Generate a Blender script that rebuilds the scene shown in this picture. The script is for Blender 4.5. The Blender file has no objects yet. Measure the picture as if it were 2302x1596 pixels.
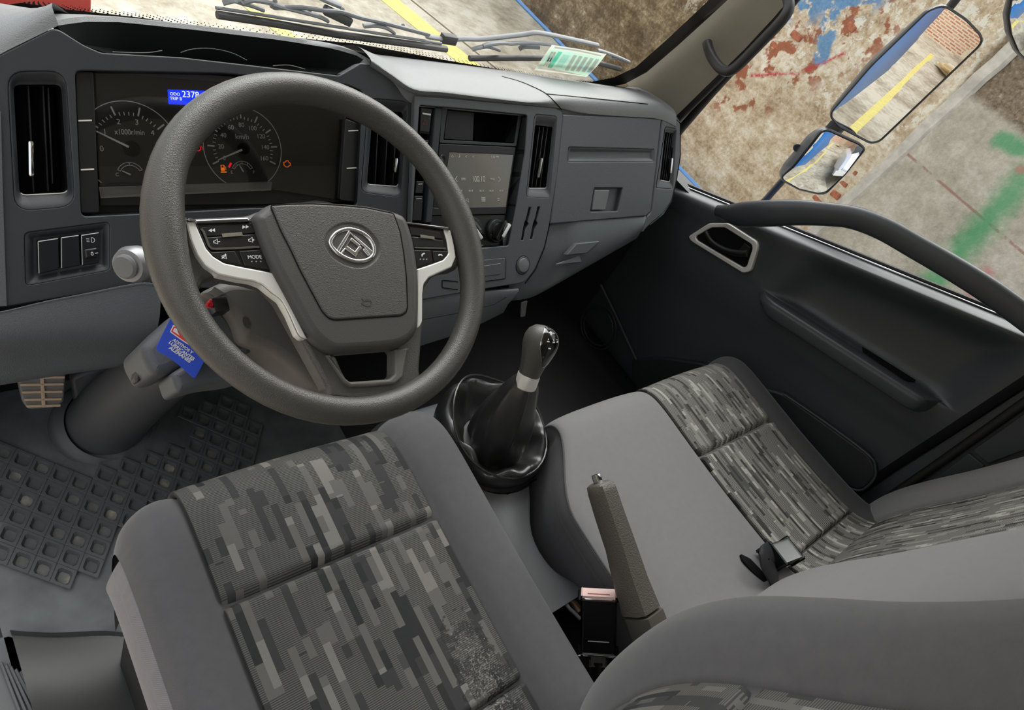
import bpy, bmesh, math, random
from mathutils import Vector, Matrix, noise
from mathutils.geometry import tessellate_polygon
random.seed(7)
C = bpy.context.scene
COL = C.collection

# ------------------------------------------------------------------ camera, world, exposure
CAM = Vector((-0.41555, 0.0, 1.35))
ROT = [Vector((0.731543, -0.532011, 0.426391)), Vector((-0.184189, -0.756352, -0.627699)), Vector((0.656444, 0.380652, -0.651295))]
FPX = 1523.07
cam = bpy.data.objects.new('camera', bpy.data.cameras.new('camera')); COL.objects.link(cam)
cm = Matrix((ROT[0], -ROT[1], -ROT[2])).transposed().to_4x4(); cm.translation = CAM
cam.matrix_world = cm
cam.data.sensor_width = 36; cam.data.lens = 36 * FPX / 2302; cam.data.clip_start = .02
C.camera = cam
w = bpy.data.worlds.new('overcast'); C.world = w; w.use_nodes = True
w.node_tree.nodes['Background'].inputs[0].default_value = (.95, .985, 1.04, 1)
w.node_tree.nodes['Background'].inputs[1].default_value = 0.9
sun = bpy.data.objects.new('sun', bpy.data.lights.new('sun', 'SUN')); COL.objects.link(sun)
sun.data.energy = 3.6; sun.data.angle = math.radians(65); sun.data.color = (1, .985, .96)
sun.rotation_euler = Vector((.62, .68, .90)).to_track_quat('Z', 'Y').to_euler()
C.view_settings.view_transform = 'Standard'; C.view_settings.look = 'None'
C.view_settings.gamma = 1; C.view_settings.use_curve_mapping = False
C.view_settings.exposure = 0.5
C.cycles.max_bounces = 8; C.cycles.diffuse_bounces = 5; C.cycles.glossy_bounces = 5; C.cycles.transparent_max_bounces = 12
C.cycles.sample_clamp_indirect = 8

# ------------------------------------------------------------------ surveying the photograph onto real planes
ZOOM = {'T': (289, 627, 4.693), 'A': (0, 140, 4.4325), 'B': (400, 160, 5.319), 'C': (920, 200, 3.326), 'D': (0, 480, 3.99), 'E': (400, 440, 6.65),
        'F': (660, 460, 4.988), 'G': (300, 620, 4.693), 'H': (1480, 0, 5.32), 'I': (1700, 0, 3.47), 'J': (1140, 640, 5.7),
        'K': (950, 820, 5.32), 'L': (1200, 1020, 2.772), '1': (0, 0, 2.216), '2': (700, 0, 2.1), '4': (0, 640, 1.67),
        '5': (1400, 400, 1.994), '7': (400, 440, 3.069), '8': (1500, 1000, 2.678), 'W': (400, 0, 3.837), 'S': (1000, 60, 4.796),
        'P': (0, 0, 1.0)}
def rd(k, *pts):
    x, y, s = ZOOM[k]
    return [(x + a / s, y + b / s) for a, b in pts]
def ray(p):
    x, y = (p[0] - 1151) / FPX, (p[1] - 798) / FPX
    return Vector((ROT[0][i] * x + ROT[1][i] * y + ROT[2][i] for i in range(3)))
class Plane:
    def __init__(s, o, n, x=(1, 0, 0)):
        s.o = Vector(o); s.n = Vector(n).normalized(); x = Vector(x)
        s.x = (x - s.n * s.n.dot(x)).normalized(); s.y = s.n.cross(s.x)
    def at(s, p, off=0):
        d = ray(p); o = s.o + s.n * off
        return CAM + d * ((o - CAM).dot(s.n) / d.dot(s.n))
    def uv(s, p, off=0):
        q = s.at(p, off) - s.o
        return (q.dot(s.x), q.dot(s.y))
    def w(s, u, v, h=0): return s.o + s.x * u + s.y * v + s.n * h
    def L(s, pts, off=0, r=0, n=4):
        q = [s.uv(p, off) for p in pts]
        return roundpoly(q, r, n) if r else q
def roundpoly(q, r, n=4):
    out = []; m = len(q)
    for i in range(m):
        a, b, c = Vector(q[i - 1]), Vector(q[i]), Vector(q[(i + 1) % m])
        rr = r[i] if isinstance(r, (list, tuple)) else r
        la, lc = (a - b).length, (c - b).length
        t = min(rr, la * .48, lc * .48)
        p0 = b + (a - b) * (t / max(la, 1e-9)); p1 = b + (c - b) * (t / max(lc, 1e-9))
        for k in range(n + 1):
            f = k / n
            out.append(tuple(p0 * (1 - f) ** 2 + b * 2 * f * (1 - f) + p1 * f * f))
    return out
def X(x, *pts): return [onx(x, p) for p in pts]
def onx(x, p):
    d = ray(p); return CAM + d * ((x - CAM.x) / d.x)
def ony(y, p):
    d = ray(p); return CAM + d * ((y - CAM.y) / d.y)
def onz(z, p):
    d = ray(p); return CAM + d * ((z - CAM.z) / d.z)

# ------------------------------------------------------------------ object helpers
WORLD = {}
def link(name, me, parent):
    o = bpy.data.objects.new(name, me); COL.objects.link(o)
    if parent:
        o.parent = parent; WORLD[o] = WORLD[parent]
    else: WORLD[o] = Vector()
    return o
def tag(o, label=None, cat=None, group=None, kind=None):
    if label: o['label'] = label
    if cat: o['category'] = cat
    if group: o['group'] = group
    if kind: o['kind'] = kind
    return o
def thing(name, label, cat, loc, group=None, kind=None):
    o = bpy.data.objects.new(name, None); o.empty_display_size = .05; COL.objects.link(o)
    o.location = loc; WORLD[o] = Vector(loc)
    return tag(o, label, cat, group, kind)
def mk(name, vs, fs, mat, parent=None, smooth=True, ang=38, uv=None):
    off = WORLD[parent] if parent else None
    vs = [Vector(v) for v in vs]
    org = None
    if off is None:
        org = Vector((sum(v.x for v in vs) / len(vs), sum(v.y for v in vs) / len(vs), min(v.z for v in vs))); off = org
    me = bpy.data.meshes.new(name)
    me.from_pydata([v - off for v in vs], [], fs)
    if uv:
        l = me.uv_layers.new(name='UVMap')
        for p in me.polygons:
            for li in p.loop_indices: l.data[li].uv = uv[me.loops[li].vertex_index]
    me.materials.append(mat)
    if smooth:
        me.polygons.foreach_set('use_smooth', [True] * len(me.polygons))
        me.set_sharp_from_angle(angle=math.radians(ang))
    me.update()
    o = link(name, me, parent)
    if org is not None: o.location = org; WORLD[o] = org
    return o
class MB:
    def __init__(s): s.v = []; s.f = []; s.flat = ()
    def add(s, vs, fs):
        b = len(s.v); s.v += [Vector(v) for v in vs]; s.f += [tuple(b + i for i in f) for f in fs]; return s
    def build(s, name, mat, parent=None, **k):
        o = mk(name, s.v, s.f, mat, parent, **k)
        for i in s.flat: o.data.polygons[i].use_smooth = False
        return o
def area2(q): return sum(q[i - 1][0] * q[i][1] - q[i][0] * q[i - 1][1] for i in range(len(q)))
def inset(q, d):
    m = len(q); out = []
    for i in range(m):
        a, b, c = q[i - 1], q[i], q[(i + 1) % m]
        e1 = Vector((b[0] - a[0], b[1] - a[1])); e2 = Vector((c[0] - b[0], c[1] - b[1]))
        if e1.length < 1e-9: e1 = e2
        if e2.length < 1e-9: e2 = e1
        if e1.length < 1e-9: out.append(b); continue
        e1.normalize(); e2.normalize()
        n1 = Vector((-e1.y, e1.x)); n2 = Vector((-e2.y, e2.x)); nn = n1 + n2
        if nn.length < .3: nn = n1
        else: nn = nn / max(.35, nn.dot(n1))
        out.append((b[0] + nn.x * d, b[1] + nn.y * d))
    return out
def clean(q):
    o = []
    for p in q:
        if not o or (p[0] - o[-1][0]) ** 2 + (p[1] - o[-1][1]) ** 2 > 1e-10: o.append(tuple(p))
    if len(o) > 1 and (o[0][0] - o[-1][0]) ** 2 + (o[0][1] - o[-1][1]) ** 2 < 1e-10: o.pop()
    return o
def plate_geo(P, loops, thick, bev=.002, off=0, segs=3, back=True, warp=None):
    mb = MB(); tops = []; bots = []
    for i, q in enumerate(loops):
        q = clean(q)
        if (area2(q) > 0) != (i == 0): q = q[::-1]
        rings = []
        for k in range(segs + 1):
            a = math.pi / 2 * k / segs
            rings.append((inset(q, bev * (1 - math.sin(a))) if bev else q, -bev * (1 - math.cos(a))))
        if not bev: rings = [(q, 0)]
        rings.append((q, -thick))
        base = len(mb.v); m = len(q)
        for rq, h in rings:
            for u, v in rq: mb.v.append((u, v, off + h))
        for k in range(len(rings) - 1):
            for j in range(m):
                a = base + k * m + j; b = base + k * m + (j + 1) % m
                mb.f.append((a, a + m, b + m, b))
        tops.append((base, rings[0][0])); bots.append((base + (len(rings) - 1) * m, q))
    for lst, flip in ((tops, 0), (bots, 1)):
        if flip and not back: break
        idx = []
        for b, q in lst: idx += [b + j for j in range(len(q))]
        if not flip: f0 = len(mb.f)
        for t in tessellate_polygon([[Vector((u, v, 0)) for u, v in q] for b, q in lst]):
            f = [idx[t[0]], idx[t[1]], idx[t[2]]]
            a, b, c = (mb.v[i] for i in f)
            ar = (b[0] - a[0]) * (c[1] - a[1]) - (c[0] - a[0]) * (b[1] - a[1])
            if (ar < 0) != bool(flip): f = f[::-1]
            mb.f.append(tuple(f))
        if not flip: mb.flat = range(f0, len(mb.f))
    if warp: mb.v = [warp(*v) for v in mb.v]
    mb.v = [P.w(*v) for v in mb.v]
    return mb
def plate(name, P, loops, thick, mat, parent=None, bev=.002, off=0, **k):
    if loops and isinstance(loops[0][0], (int, float)): loops = [loops]
    ang = k.pop('ang', 38)
    return plate_geo(P, loops, thick, bev, off, **k).build(name, mat, parent, ang=ang)
def dish(name, P, outer, inner, d0, d1, mat, parent, round_=.3, floor=False):
    """a sloped surround from an outer loop at depth d0 to an inner loop at depth d1"""
    m = len(outer); vs = []; fs = []
    for t, h in ((0, 0), (.25, .08), (.7, .7), (.9, .95), (1, 1)):
        for a, b in zip(outer, inner):
            vs.append(P.w(a[0] + (b[0] - a[0]) * t, a[1] + (b[1] - a[1]) * t, d0 + (d1 - d0) * h))
    for k in range(4):
        for j in range(m): fs.append((k * m + j, k * m + (j + 1) % m, (k + 1) * m + (j + 1) % m, (k + 1) * m + j))
    if floor: fs.append(tuple(range(4 * m, 5 * m)))
    return mk(name, vs, fs, mat, parent)
def well(name, P, loop, d0, d1, mat, parent):
    loop = clean(loop); m = len(loop); vs = [P.w(u, v, d0) for u, v in loop] + [P.w(u, v, d1) for u, v in loop]
    fs = [(j, (j + 1) % m, m + (j + 1) % m, m + j) for j in range(m)] + [tuple(range(m, 2 * m))]
    return mk(name, vs, fs, mat, parent, smooth=False)
def catmull(pts, n=6, closed=False):
    P = [Vector(p) for p in pts]; out = []; m = len(P)
    rng = range(m if closed else m - 1)
    for i in rng:
        if closed: a, b, c, d = P[i - 1], P[i], P[(i + 1) % m], P[(i + 2) % m]
        else: a, b, c, d = P[max(i - 1, 0)], P[i], P[i + 1], P[min(i + 2, m - 1)]
        for k in range(n):
            t = k / n
            out.append(.5 * ((2 * b) + (c - a) * t + (2 * a - 5 * b + 4 * c - d) * t * t + (3 * b - a - 3 * c + d) * t ** 3))
    if not closed: out.append(P[-1])
    return out
def tube_geo(pts, r, n=10, closed=False, flat=1.0, up=None):
    pts = [Vector(p) for p in pts]; m = len(pts); mb = MB()
    rs = r if isinstance(r, (list, tuple)) else [r] * m
    nrm = None
    for i in range(m):
        if closed: t = pts[(i + 1) % m] - pts[i - 1]
        else: t = pts[min(i + 1, m - 1)] - pts[max(i - 1, 0)]
        t.normalize()
        if nrm is None or up is not None:
            u = Vector(up) if up is not None else (Vector((0, 0, 1)) if abs(t.z) < .9 else Vector((1, 0, 0)))
            nrm = u - t * u.dot(t); nrm.normalize()
        else:
            nrm = nrm - t * nrm.dot(t); nrm.normalize()
        b = t.cross(nrm)
        for k in range(n):
            a = 2 * math.pi * k / n
            mb.v.append(pts[i] + nrm * (math.cos(a) * rs[i] * flat) + b * (math.sin(a) * rs[i]))
    for i in range(m if closed else m - 1):
        for k in range(n):
            j = (i + 1) % m
            mb.f.append((i * n + k, i * n + (k + 1) % n, j * n + (k + 1) % n, j * n + k))
    if not closed: mb.f.append(tuple(range(n))[::-1]); mb.f.append(tuple((m - 1) * n + k for k in range(n)))
    return mb
def tube(name, pts, r, mat, parent=None, **k): return tube_geo(pts, r, **k).build(name, mat, parent)
def loft_geo(rings, caps=True, closed=True):
    mb = MB(); n = len(rings[0])
    for r in rings: mb.v += [Vector(p) for p in r]
    for i in range(len(rings) - 1):
        for k in range(n if closed else n - 1):
            mb.f.append((i * n + k, i * n + (k + 1) % n, (i + 1) * n + (k + 1) % n, (i + 1) * n + k))
    if caps and closed:
        mb.f.append(tuple(range(n))[::-1]); mb.f.append(tuple((len(rings) - 1) * n + k for k in range(n)))
    return mb
def lathe(name, o, ax, prof, mat, parent=None, n=32, capped=True, ell=(1, 1), xref=(1, 0, 0)):
    P = Plane(o, ax, xref)
    rings = [[P.w(r * math.cos(2 * math.pi * k / n) * ell[0], r * math.sin(2 * math.pi * k / n) * ell[1], h) for k in range(n)] for r, h in prof]
    return loft_geo(rings, capped).build(name, mat, parent)
def box_geo(o, ax, ay, az, bev=.003, seg=2):
    """o centre, ax ay az half-axis vectors"""
    bm = bmesh.new(); bmesh.ops.create_cube(bm, size=2)
    M = Matrix((Vector(ax), Vector(ay), Vector(az))).transposed().to_4x4(); M.translation = Vector(o)
    bm.transform(M)
    if bev: bmesh.ops.bevel(bm, geom=bm.edges[:], offset=bev, segments=seg, affect='EDGES', profile=.5)
    bm.verts.index_update()
    mb = MB(); mb.v = [v.co.copy() for v in bm.verts]; mb.f = [tuple(v.index for v in f.verts) for f in bm.faces]; bm.free()
    return mb
def box(name, o, ax, ay, az, mat, parent=None, bev=.003, seg=2): return box_geo(o, ax, ay, az, bev, seg).build(name, mat, parent)
def abox(name, lo, hi, mat, parent=None, bev=.003):
    lo, hi = Vector(lo), Vector(hi); c = (lo + hi) / 2; h = (hi - lo) / 2
    return box(name, c, (h.x, 0, 0), (0, h.y, 0), (0, 0, h.z), mat, parent, bev)
def text(name, body, P, uvc, size, mat, parent, off=0, rot=0, ax='CENTER', squeeze=1, bold=0):
    cu = bpy.data.curves.new(name, 'FONT'); cu.body = body; cu.size = size; cu.align_x = ax; cu.align_y = 'CENTER'; cu.extrude = .0002; cu.offset = bold * size
    cu.materials.append(mat); o = bpy.data.objects.new(name, cu); COL.objects.link(o)
    cr, sr = math.cos(rot), math.sin(rot)
    x = P.x * cr + P.y * sr; y = P.y * cr - P.x * sr
    m = Matrix((x * squeeze, y, P.n)).transposed().to_4x4(); m.translation = P.w(uvc[0], uvc[1], off)
    if parent: m.translation -= WORLD[parent]; o.parent = parent; WORLD[o] = WORLD[parent]
    o.matrix_local = m
    return o
def stroke(name, P, pts, wdt, mat, parent, off=0, closed=False):
    """flat printed line along uv points"""
    return tube(name, [P.w(u, v, off) for u, v in pts], wdt / 2, mat, parent, n=6, closed=closed, flat=.25, up=P.n)
def arc(cx, cy, r, a0, a1, n=40): return [(cx + r * math.cos(math.radians(a0 + (a1 - a0) * i / n)), cy + r * math.sin(math.radians(a0 + (a1 - a0) * i / n))) for i in range(n + 1)]
def strip_surface(name, rows, mat, parent=None, sm=0, uv=False, ang=50):
    """grid through rows of 3-D points; rows and columns smoothed by splines"""
    if sm:
        rows = [catmull(r, sm) for r in rows]
        rows = list(zip(*[catmull(c, sm) for c in zip(*rows)])); rows = [list(r) for r in rows]
    n = len(rows[0]); vs = [p for r in rows for p in r]
    fs = [(i * n + k, i * n + k + 1, (i + 1) * n + k + 1, (i + 1) * n + k) for i in range(len(rows) - 1) for k in range(n - 1)]
    return mk(name, vs, fs, mat, parent, ang=ang)

# ------------------------------------------------------------------ materials
def lin(c): return tuple(((x / 255) / 12.92 if x <= 10 else ((x / 255 + .055) / 1.055) ** 2.4) for x in c) + (1,)
class NT:
    def __init__(s, name):
        s.m = bpy.data.materials.new(name); s.m.use_nodes = True; s.t = s.m.node_tree
        s.b = s.t.nodes['Principled BSDF']; s.k = s.t.links.new
    def n(s, typ, **kw):
        x = s.t.nodes.new('ShaderNode' + typ)
        for k, v in kw.items():
            if hasattr(x, k) and k not in x.inputs: setattr(x, k, v)
            else: s.set(x.inputs[k], v)
        return x
    def set(s, sock, v):
        if isinstance(v, bpy.types.NodeSocket): s.k(v, sock)
        elif isinstance(v, (tuple, list)) and sock.type == 'VECTOR': sock.default_value = v[:3]
        else: sock.default_value = v
    def math(s, op, a, b=0, c=0):
        x = s.t.nodes.new('ShaderNodeMath'); x.operation = op
        for i, v in enumerate((a, b, c)): s.set(x.inputs[i], v)
        return x.outputs[0]
    def mix(s, f, a, b):
        x = s.t.nodes.new('ShaderNodeMix'); x.data_type = 'RGBA'
        s.set(x.inputs[0], f); s.set(x.inputs[6], a); s.set(x.inputs[7], b); return x.outputs[2]
    def ramp(s, f, stops, interp='LINEAR'):
        x = s.t.nodes.new('ShaderNodeValToRGB'); x.color_ramp.interpolation = interp
        e = x.color_ramp.elements
        while len(e) < len(stops): e.new(.5)
        for i, (p, c) in enumerate(stops): e[i].position = p; e[i].color = c if len(c) == 4 else tuple(c) + (1,)
        s.set(x.inputs[0], f); return x.outputs[0]
    def obj(s): return s.n('TexCoord').outputs['Object']
    def noise(s, vec, scale, detail=3, rough=.55, out=0):
        x = s.n('TexNoise', Scale=scale, Detail=detail, Roughness=rough); s.set(x.inputs['Vector'], vec); return x.outputs[out]
    def bump(s, h, strength=.3, dist=.001, normal=None):
        x = s.n('Bump', Strength=strength, Distance=dist); s.set(x.inputs['Height'], h)
        if normal: s.set(x.inputs['Normal'], normal)
        s.k(x.outputs[0], s.b.inputs['Normal']); return x.outputs[0]
def P_(name, c, rough=.5, metal=0, spec=.5, coat=0, grain=None, var=0, emit=None, alpha=None):
    t = NT(name); b = t.b
    b.inputs['Base Color'].default_value = lin(c); b.inputs['Roughness'].default_value = rough; b.inputs['Metallic'].default_value = metal
    b.inputs['Specular IOR Level'].default_value = spec
    if coat: b.inputs['Coat Weight'].default_value = coat; b.inputs['Coat Roughness'].default_value = .05
    if grain:
        sc, st = grain
        v = t.n('TexVoronoi', Scale=sc); t.set(v.inputs['Vector'], t.obj())
        t.bump(v.outputs['Distance'], st, .0012)
    if var:
        f = t.noise(t.obj(), 14, 4); t.k(t.mix(t.ramp(f, [(.35, (0, 0, 0)), (.7, (1, 1, 1))]), lin(c), lin([min(255, x * (1 + var)) for x in c])), b.inputs['Base Color'])
        t.k(t.math('MULTIPLY_ADD', f, .25, rough - .12), b.inputs['Roughness'])
    if emit: b.inputs['Emission Color'].default_value = lin(emit[0]); b.inputs['Emission Strength'].default_value = emit[1]
    return t.m
m_dash = P_('dash_grained_plastic', (76, 78, 81), .5, grain=(900, .2), spec=.5)
m_pad = P_('dash_top_grained', (122, 124, 125), .44, grain=(900, .3), spec=.6)  # lighter than the glovebox plastic to paint in the windscreen sheen
m_fascia = P_('fascia_fine_grain', (52, 54, 57), .44, grain=(1500, .16), spec=.45)
m_center = P_('centre_bezel_plastic', (84, 86, 89), .45, grain=(800, .2), spec=.5)
m_glove = P_('glovebox_plastic', (88, 92, 95), .47, grain=(700, .2), spec=.5)
m_black = P_('black_plastic', (22, 23, 24), .42)
m_matte = P_('dark_void', (9, 9, 10), .8, spec=.2)
m_gloss = P_('piano_black', (14, 14, 15), .12, coat=.4)
m_btn = P_('button_black', (26, 27, 28), .28)
m_switch = P_('switch_face', (20, 24, 27), .3)
m_wheel = P_('wheel_leather_grain', (77, 75, 70), .36, grain=(900, .28), spec=.6)
m_wsmooth = P_('wheel_plastic', (72, 70, 67), .5, grain=(900, .15))
m_airbag = P_('airbag_cover_grain', (77, 75, 71), .44, grain=(950, .32), spec=.5)
m_silver = P_('satin_silver', (232, 231, 224), .34, metal=.25)
m_chrome = P_('chrome', (225, 226, 228), .12, metal=1)
m_chromed = P_('dark_chrome', (150, 150, 152), .22, metal=1)
m_white = P_('print_white', (225, 226, 226), .5)
m_grayprint = P_('print_grey', (150, 152, 150), .5)
m_colgrey = P_('column_shroud', (104, 101, 96), .5, grain=(900, .12))
m_coldark = P_('column_lower', (78, 80, 84), .5, grain=(800, .15))
m_knee = P_('knee_panel', (80, 83, 87), .5, grain=(800, .25))
m_door = P_('door_plastic', (62, 65, 69), .36, grain=(1400, .12))
m_doord = P_('door_dark', (38, 40, 42), .5, grain=(700, .2))
m_beige = P_('pillar_beige', (160, 155, 141), .55, var=.05)
m_seal = P_('rubber_seal', (26, 26, 26), .5)
m_rubber = P_('floor_rubber', (80, 82, 83), .5, var=.35)
m_leather = P_('black_leather', (46, 46, 46), .3, spec=.9, grain=(900, .12))
m_brakeg = P_('brake_grip', (94, 90, 82), .5, grain=(420, .5))
m_brakes = P_('brake_plastic', (86, 82, 74), .5)
m_knob = P_('knob_leather', (84, 82, 76), .42, grain=(600, .25))
m_console = P_('console_plastic', (112, 115, 117), .42, grain=(900, .2))
m_steel = P_('bare_steel', (170, 165, 150), .4, metal=1)
m_red = P_('belt_button_glare', (244, 212, 204), .3)  # red button coloured pale to stand in for glare
m_webbing = P_('belt_webbing', (40, 40, 44), .45)
m_orange = P_('telltale_orange', (240, 130, 20), .5, emit=((255, 120, 10), .4))
m_redlamp = P_('telltale_red', (230, 30, 40), .5, emit=((255, 20, 40), .45))
m_lcd = P_('lcd_blue', (10, 40, 220), .4, emit=((10, 50, 255), .9))
m_lcdtxt = P_('lcd_white', (230, 240, 255), .4, emit=((235, 240, 255), .9))
m_tagblue = P_('tag_blue', (28, 72, 200), .4)
m_tagred = P_('tag_red', (225, 45, 35), .4)
m_cordred = P_('cord_red', (215, 20, 40), .6)
m_mirrorback = P_('mirror_shell', (96, 96, 98), .45)
m_mirrorrim = P_('mirror_rim', (58, 58, 60), .35)
m_pole = P_('mirror_pole', (60, 60, 64), .35)
m_mirror = P_('mirror_glass', (235, 236, 236), .0, metal=1)
m_wiper = P_('wiper_grey', (120, 122, 124), .5)
m_wiperd = P_('wiper_dark', (48, 48, 46), .55)
m_frit = P_('frit_black', (14, 13, 12), .5)
m_headliner = P_('headliner', (205, 202, 194), .8)
m_truckblue = P_('truck_blue', (52, 118, 190), .4)
m_yellow = P_('road_yellow', (216, 204, 122), .7, var=.1)
m_hose = P_('hose_blue', (112, 165, 232), .5)
m_carwhite = P_('car_white', (235, 236, 238), .25, coat=.5)
m_tyre = P_('tyre', (28, 28, 28), .8)
m_wood = P_('plank_wood', (206, 172, 120), .7, var=.2)
m_board = P_('board_cream', (225, 215, 190), .7)
m_redpaint = P_('red_paint', (170, 50, 45), .5)
m_pedal = P_('pedal_rubber', (112, 110, 106), .6)
m_pedald = P_('pedal_rib_tan', (184, 160, 134), .7)
m_screen = P_('screen_glass', (96, 98, 92), .18, coat=.5)
m_scrtxt = P_('screen_text', (214, 212, 196), .5)
def translucent(name, c, through=.18):
    t = NT(name); b = t.b; b.inputs['Base Color'].default_value = lin(c); b.inputs['Roughness'].default_value = .6
    tl = t.n('BsdfTranslucent', Color=lin(c)); m1 = t.n('MixShader'); m1.inputs[0].default_value = .62
    t.k(b.outputs[0], m1.inputs[1]); t.k(tl.outputs[0], m1.inputs[2])
    tr = t.n('BsdfTransparent', Color=lin((240, 246, 240))); mx = t.n('MixShader'); mx.inputs[0].default_value = through
    t.k(m1.outputs[0], mx.inputs[1]); t.k(tr.outputs[0], mx.inputs[2]); t.k(mx.outputs[0], t.t.nodes['Material Output'].inputs[0]); return t.m
m_stickerw = translucent('sticker_paper', (240, 244, 232), .3)
m_stickerg = translucent('sticker_green', (90, 205, 170))
m_stickert = translucent('sticker_print', (168, 178, 164))
m_stickerl = translucent('sticker_pale_green', (196, 236, 214))

def glass_mat(name, tint, refl=1.0):
    t = NT(name); t.t.nodes.remove(t.b)
    tr = t.n('BsdfTransparent', Color=tint); gl = t.n('BsdfGlossy', Roughness=.02)
    fr = t.n('Fresnel', IOR=1.45)
    mx = t.n('MixShader'); t.k(t.math('MULTIPLY', fr.outputs[0], refl), mx.inputs[0]); t.k(tr.outputs[0], mx.inputs[1]); t.k(gl.outputs[0], mx.inputs[2])
    t.k(mx.outputs[0], t.t.nodes['Material Output'].inputs[0]); return t.m
m_glass = glass_mat('window_glass', (.97, .985, .97, 1), .6)
m_lens = glass_mat('gauge_lens', (.93, .93, .93, 1), 1.0)

def fabric(name, c, c2, sc=3200):
    t = NT(name); uv = t.n('TexCoord').outputs['UV']
    wv = t.n('TexWave', Scale=sc / 6.283, bands_direction='DIAGONAL'); t.set(wv.inputs['Vector'], uv)
    nz = t.noise(uv, 60, 4)
    f = t.math('MULTIPLY_ADD', wv.outputs['Fac'], .5, t.math('MULTIPLY', nz, .5))
    t.k(t.mix(f, lin(c), lin(c2)), t.b.inputs['Base Color']); t.b.inputs['Roughness'].default_value = .95
    t.b.inputs['Specular IOR Level'].default_value = .15; t.b.inputs['Sheen Weight'].default_value = .25; t.b.inputs['Sheen Roughness'].default_value = .4
    t.bump(f, .25, .0008); return t.m
m_fab = fabric('seat_fabric_grey', (84, 83, 85), (105, 104, 106))
m_fabmid = fabric('seat_fabric_light', (121, 120, 121), (138, 136, 137))
m_plush = fabric('seat_side_plush', (112, 109, 112), (140, 137, 140), 1500)
def pattern(name, cw, rl, cols, ramt=.45, rcol=(176, 174, 164), ribs=1150, worn=False):
    """woven blocks: columns cw wide running along the seat, broken at random lengths, cross ribbed"""
    t = NT(name); uv = t.n('SeparateXYZ'); t.k(t.n('TexCoord').outputs['UV'], uv.inputs[0])
    u, v = uv.outputs[0], uv.outputs[1]
    def layer(cw, rl, seed):
        ci = t.math('FLOOR', t.math('DIVIDE', u, cw))
        wn = t.n('TexWhiteNoise', noise_dimensions='1D'); t.k(t.math('ADD', ci, seed), wn.inputs['W'])
        ri = t.math('FLOOR', t.math('DIVIDE', t.math('ADD', v, t.math('MULTIPLY', wn.outputs[0], rl * 7)), rl))
        cb = t.n('CombineXYZ'); t.k(ci, cb.inputs[0]); t.k(ri, cb.inputs[1]); cb.inputs[2].default_value = seed
        w2 = t.n('TexWhiteNoise', noise_dimensions='3D'); t.k(cb.outputs[0], w2.inputs['Vector']); return w2.outputs[0]
    a = layer(cw, rl, 3.3); b = layer(cw, rl * .37, 9.1)
    f = t.math('MULTIPLY_ADD', b, .18, t.math('MULTIPLY', a, .82))
    col = t.ramp(f, [(0, lin(cols[0])), (.16, lin(cols[1])), (.28, lin(cols[2])), (.50, lin(cols[3])), (.70, lin(cols[4])), (.84, lin(cols[5]))], 'CONSTANT')
    rib = t.math('SINE', t.math('MULTIPLY', v, ribs * 2))
    amt = t.math('MULTIPLY', t.math('GREATER_THAN', f, .28), t.math('LESS_THAN', f, .70))
    rr = t.math('MULTIPLY', t.math('GREATER_THAN', rib, .0), amt)
    col2 = t.mix(t.math('MULTIPLY', rr, ramt), col, lin(rcol))
    col2 = t.mix(t.math('MULTIPLY', t.math('MULTIPLY', t.math('LESS_THAN', rib, -.2), amt), .3), col2, lin((30, 30, 30)))
    fz = t.noise(t.n('TexCoord').outputs['UV'], 180, 3); col2 = t.mix(t.math('MULTIPLY', fz, .2), col2, lin((70, 70, 69)))
    if worn:
        du = t.math('DIVIDE', t.math('SUBTRACT', u, .118), .05); dv = t.math('DIVIDE', t.math('SUBTRACT', v, .235), .13)
        m_ = t.math('SUBTRACT', 1.0, t.math('ADD', t.math('MULTIPLY', du, du), t.math('MULTIPLY', dv, dv)))
        uvv = t.n('TexCoord').outputs['UV']; th = t.noise(uvv, 260, 5, .8); th2 = t.noise(uvv, 40, 3)
        fr_ = t.math('MULTIPLY', t.math('GREATER_THAN', t.math('ADD', th, t.math('MULTIPLY', m_, .12)), .66), t.math('GREATER_THAN', t.math('ADD', m_, t.math('MULTIPLY', th2, .6)), .35))
        dk = t.math('MULTIPLY', t.math('GREATER_THAN', t.math('ADD', m_, th2), .75), t.math('GREATER_THAN', th2, .5))
        col2 = t.mix(t.math('MULTIPLY', dk, .6), col2, lin((40, 40, 40))); col2 = t.mix(t.math('MULTIPLY', fr_, .5), col2, lin((176, 174, 168)))
    t.k(col2, t.b.inputs['Base Color']); t.b.inputs['Roughness'].default_value = .75; t.b.inputs['Specular IOR Level'].default_value = .25
    t.bump(t.math('MULTIPLY_ADD', rr, .4, f), .35, .0012)
    return t.m
m_pat = pattern('driver_pattern_weave', .0108, .072, [(42, 43, 44), (56, 57, 57), (66, 66, 65), (70, 70, 69), (102, 100, 96), (128, 125, 119)], .5, (122, 120, 115), worn=True)
m_patp = pattern('passenger_pattern_weave', .0075, .058, [(54, 54, 53), (78, 78, 75), (92, 91, 87), (92, 91, 87), (138, 136, 129), (172, 169, 160)], .55, (164, 162, 153))

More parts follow.
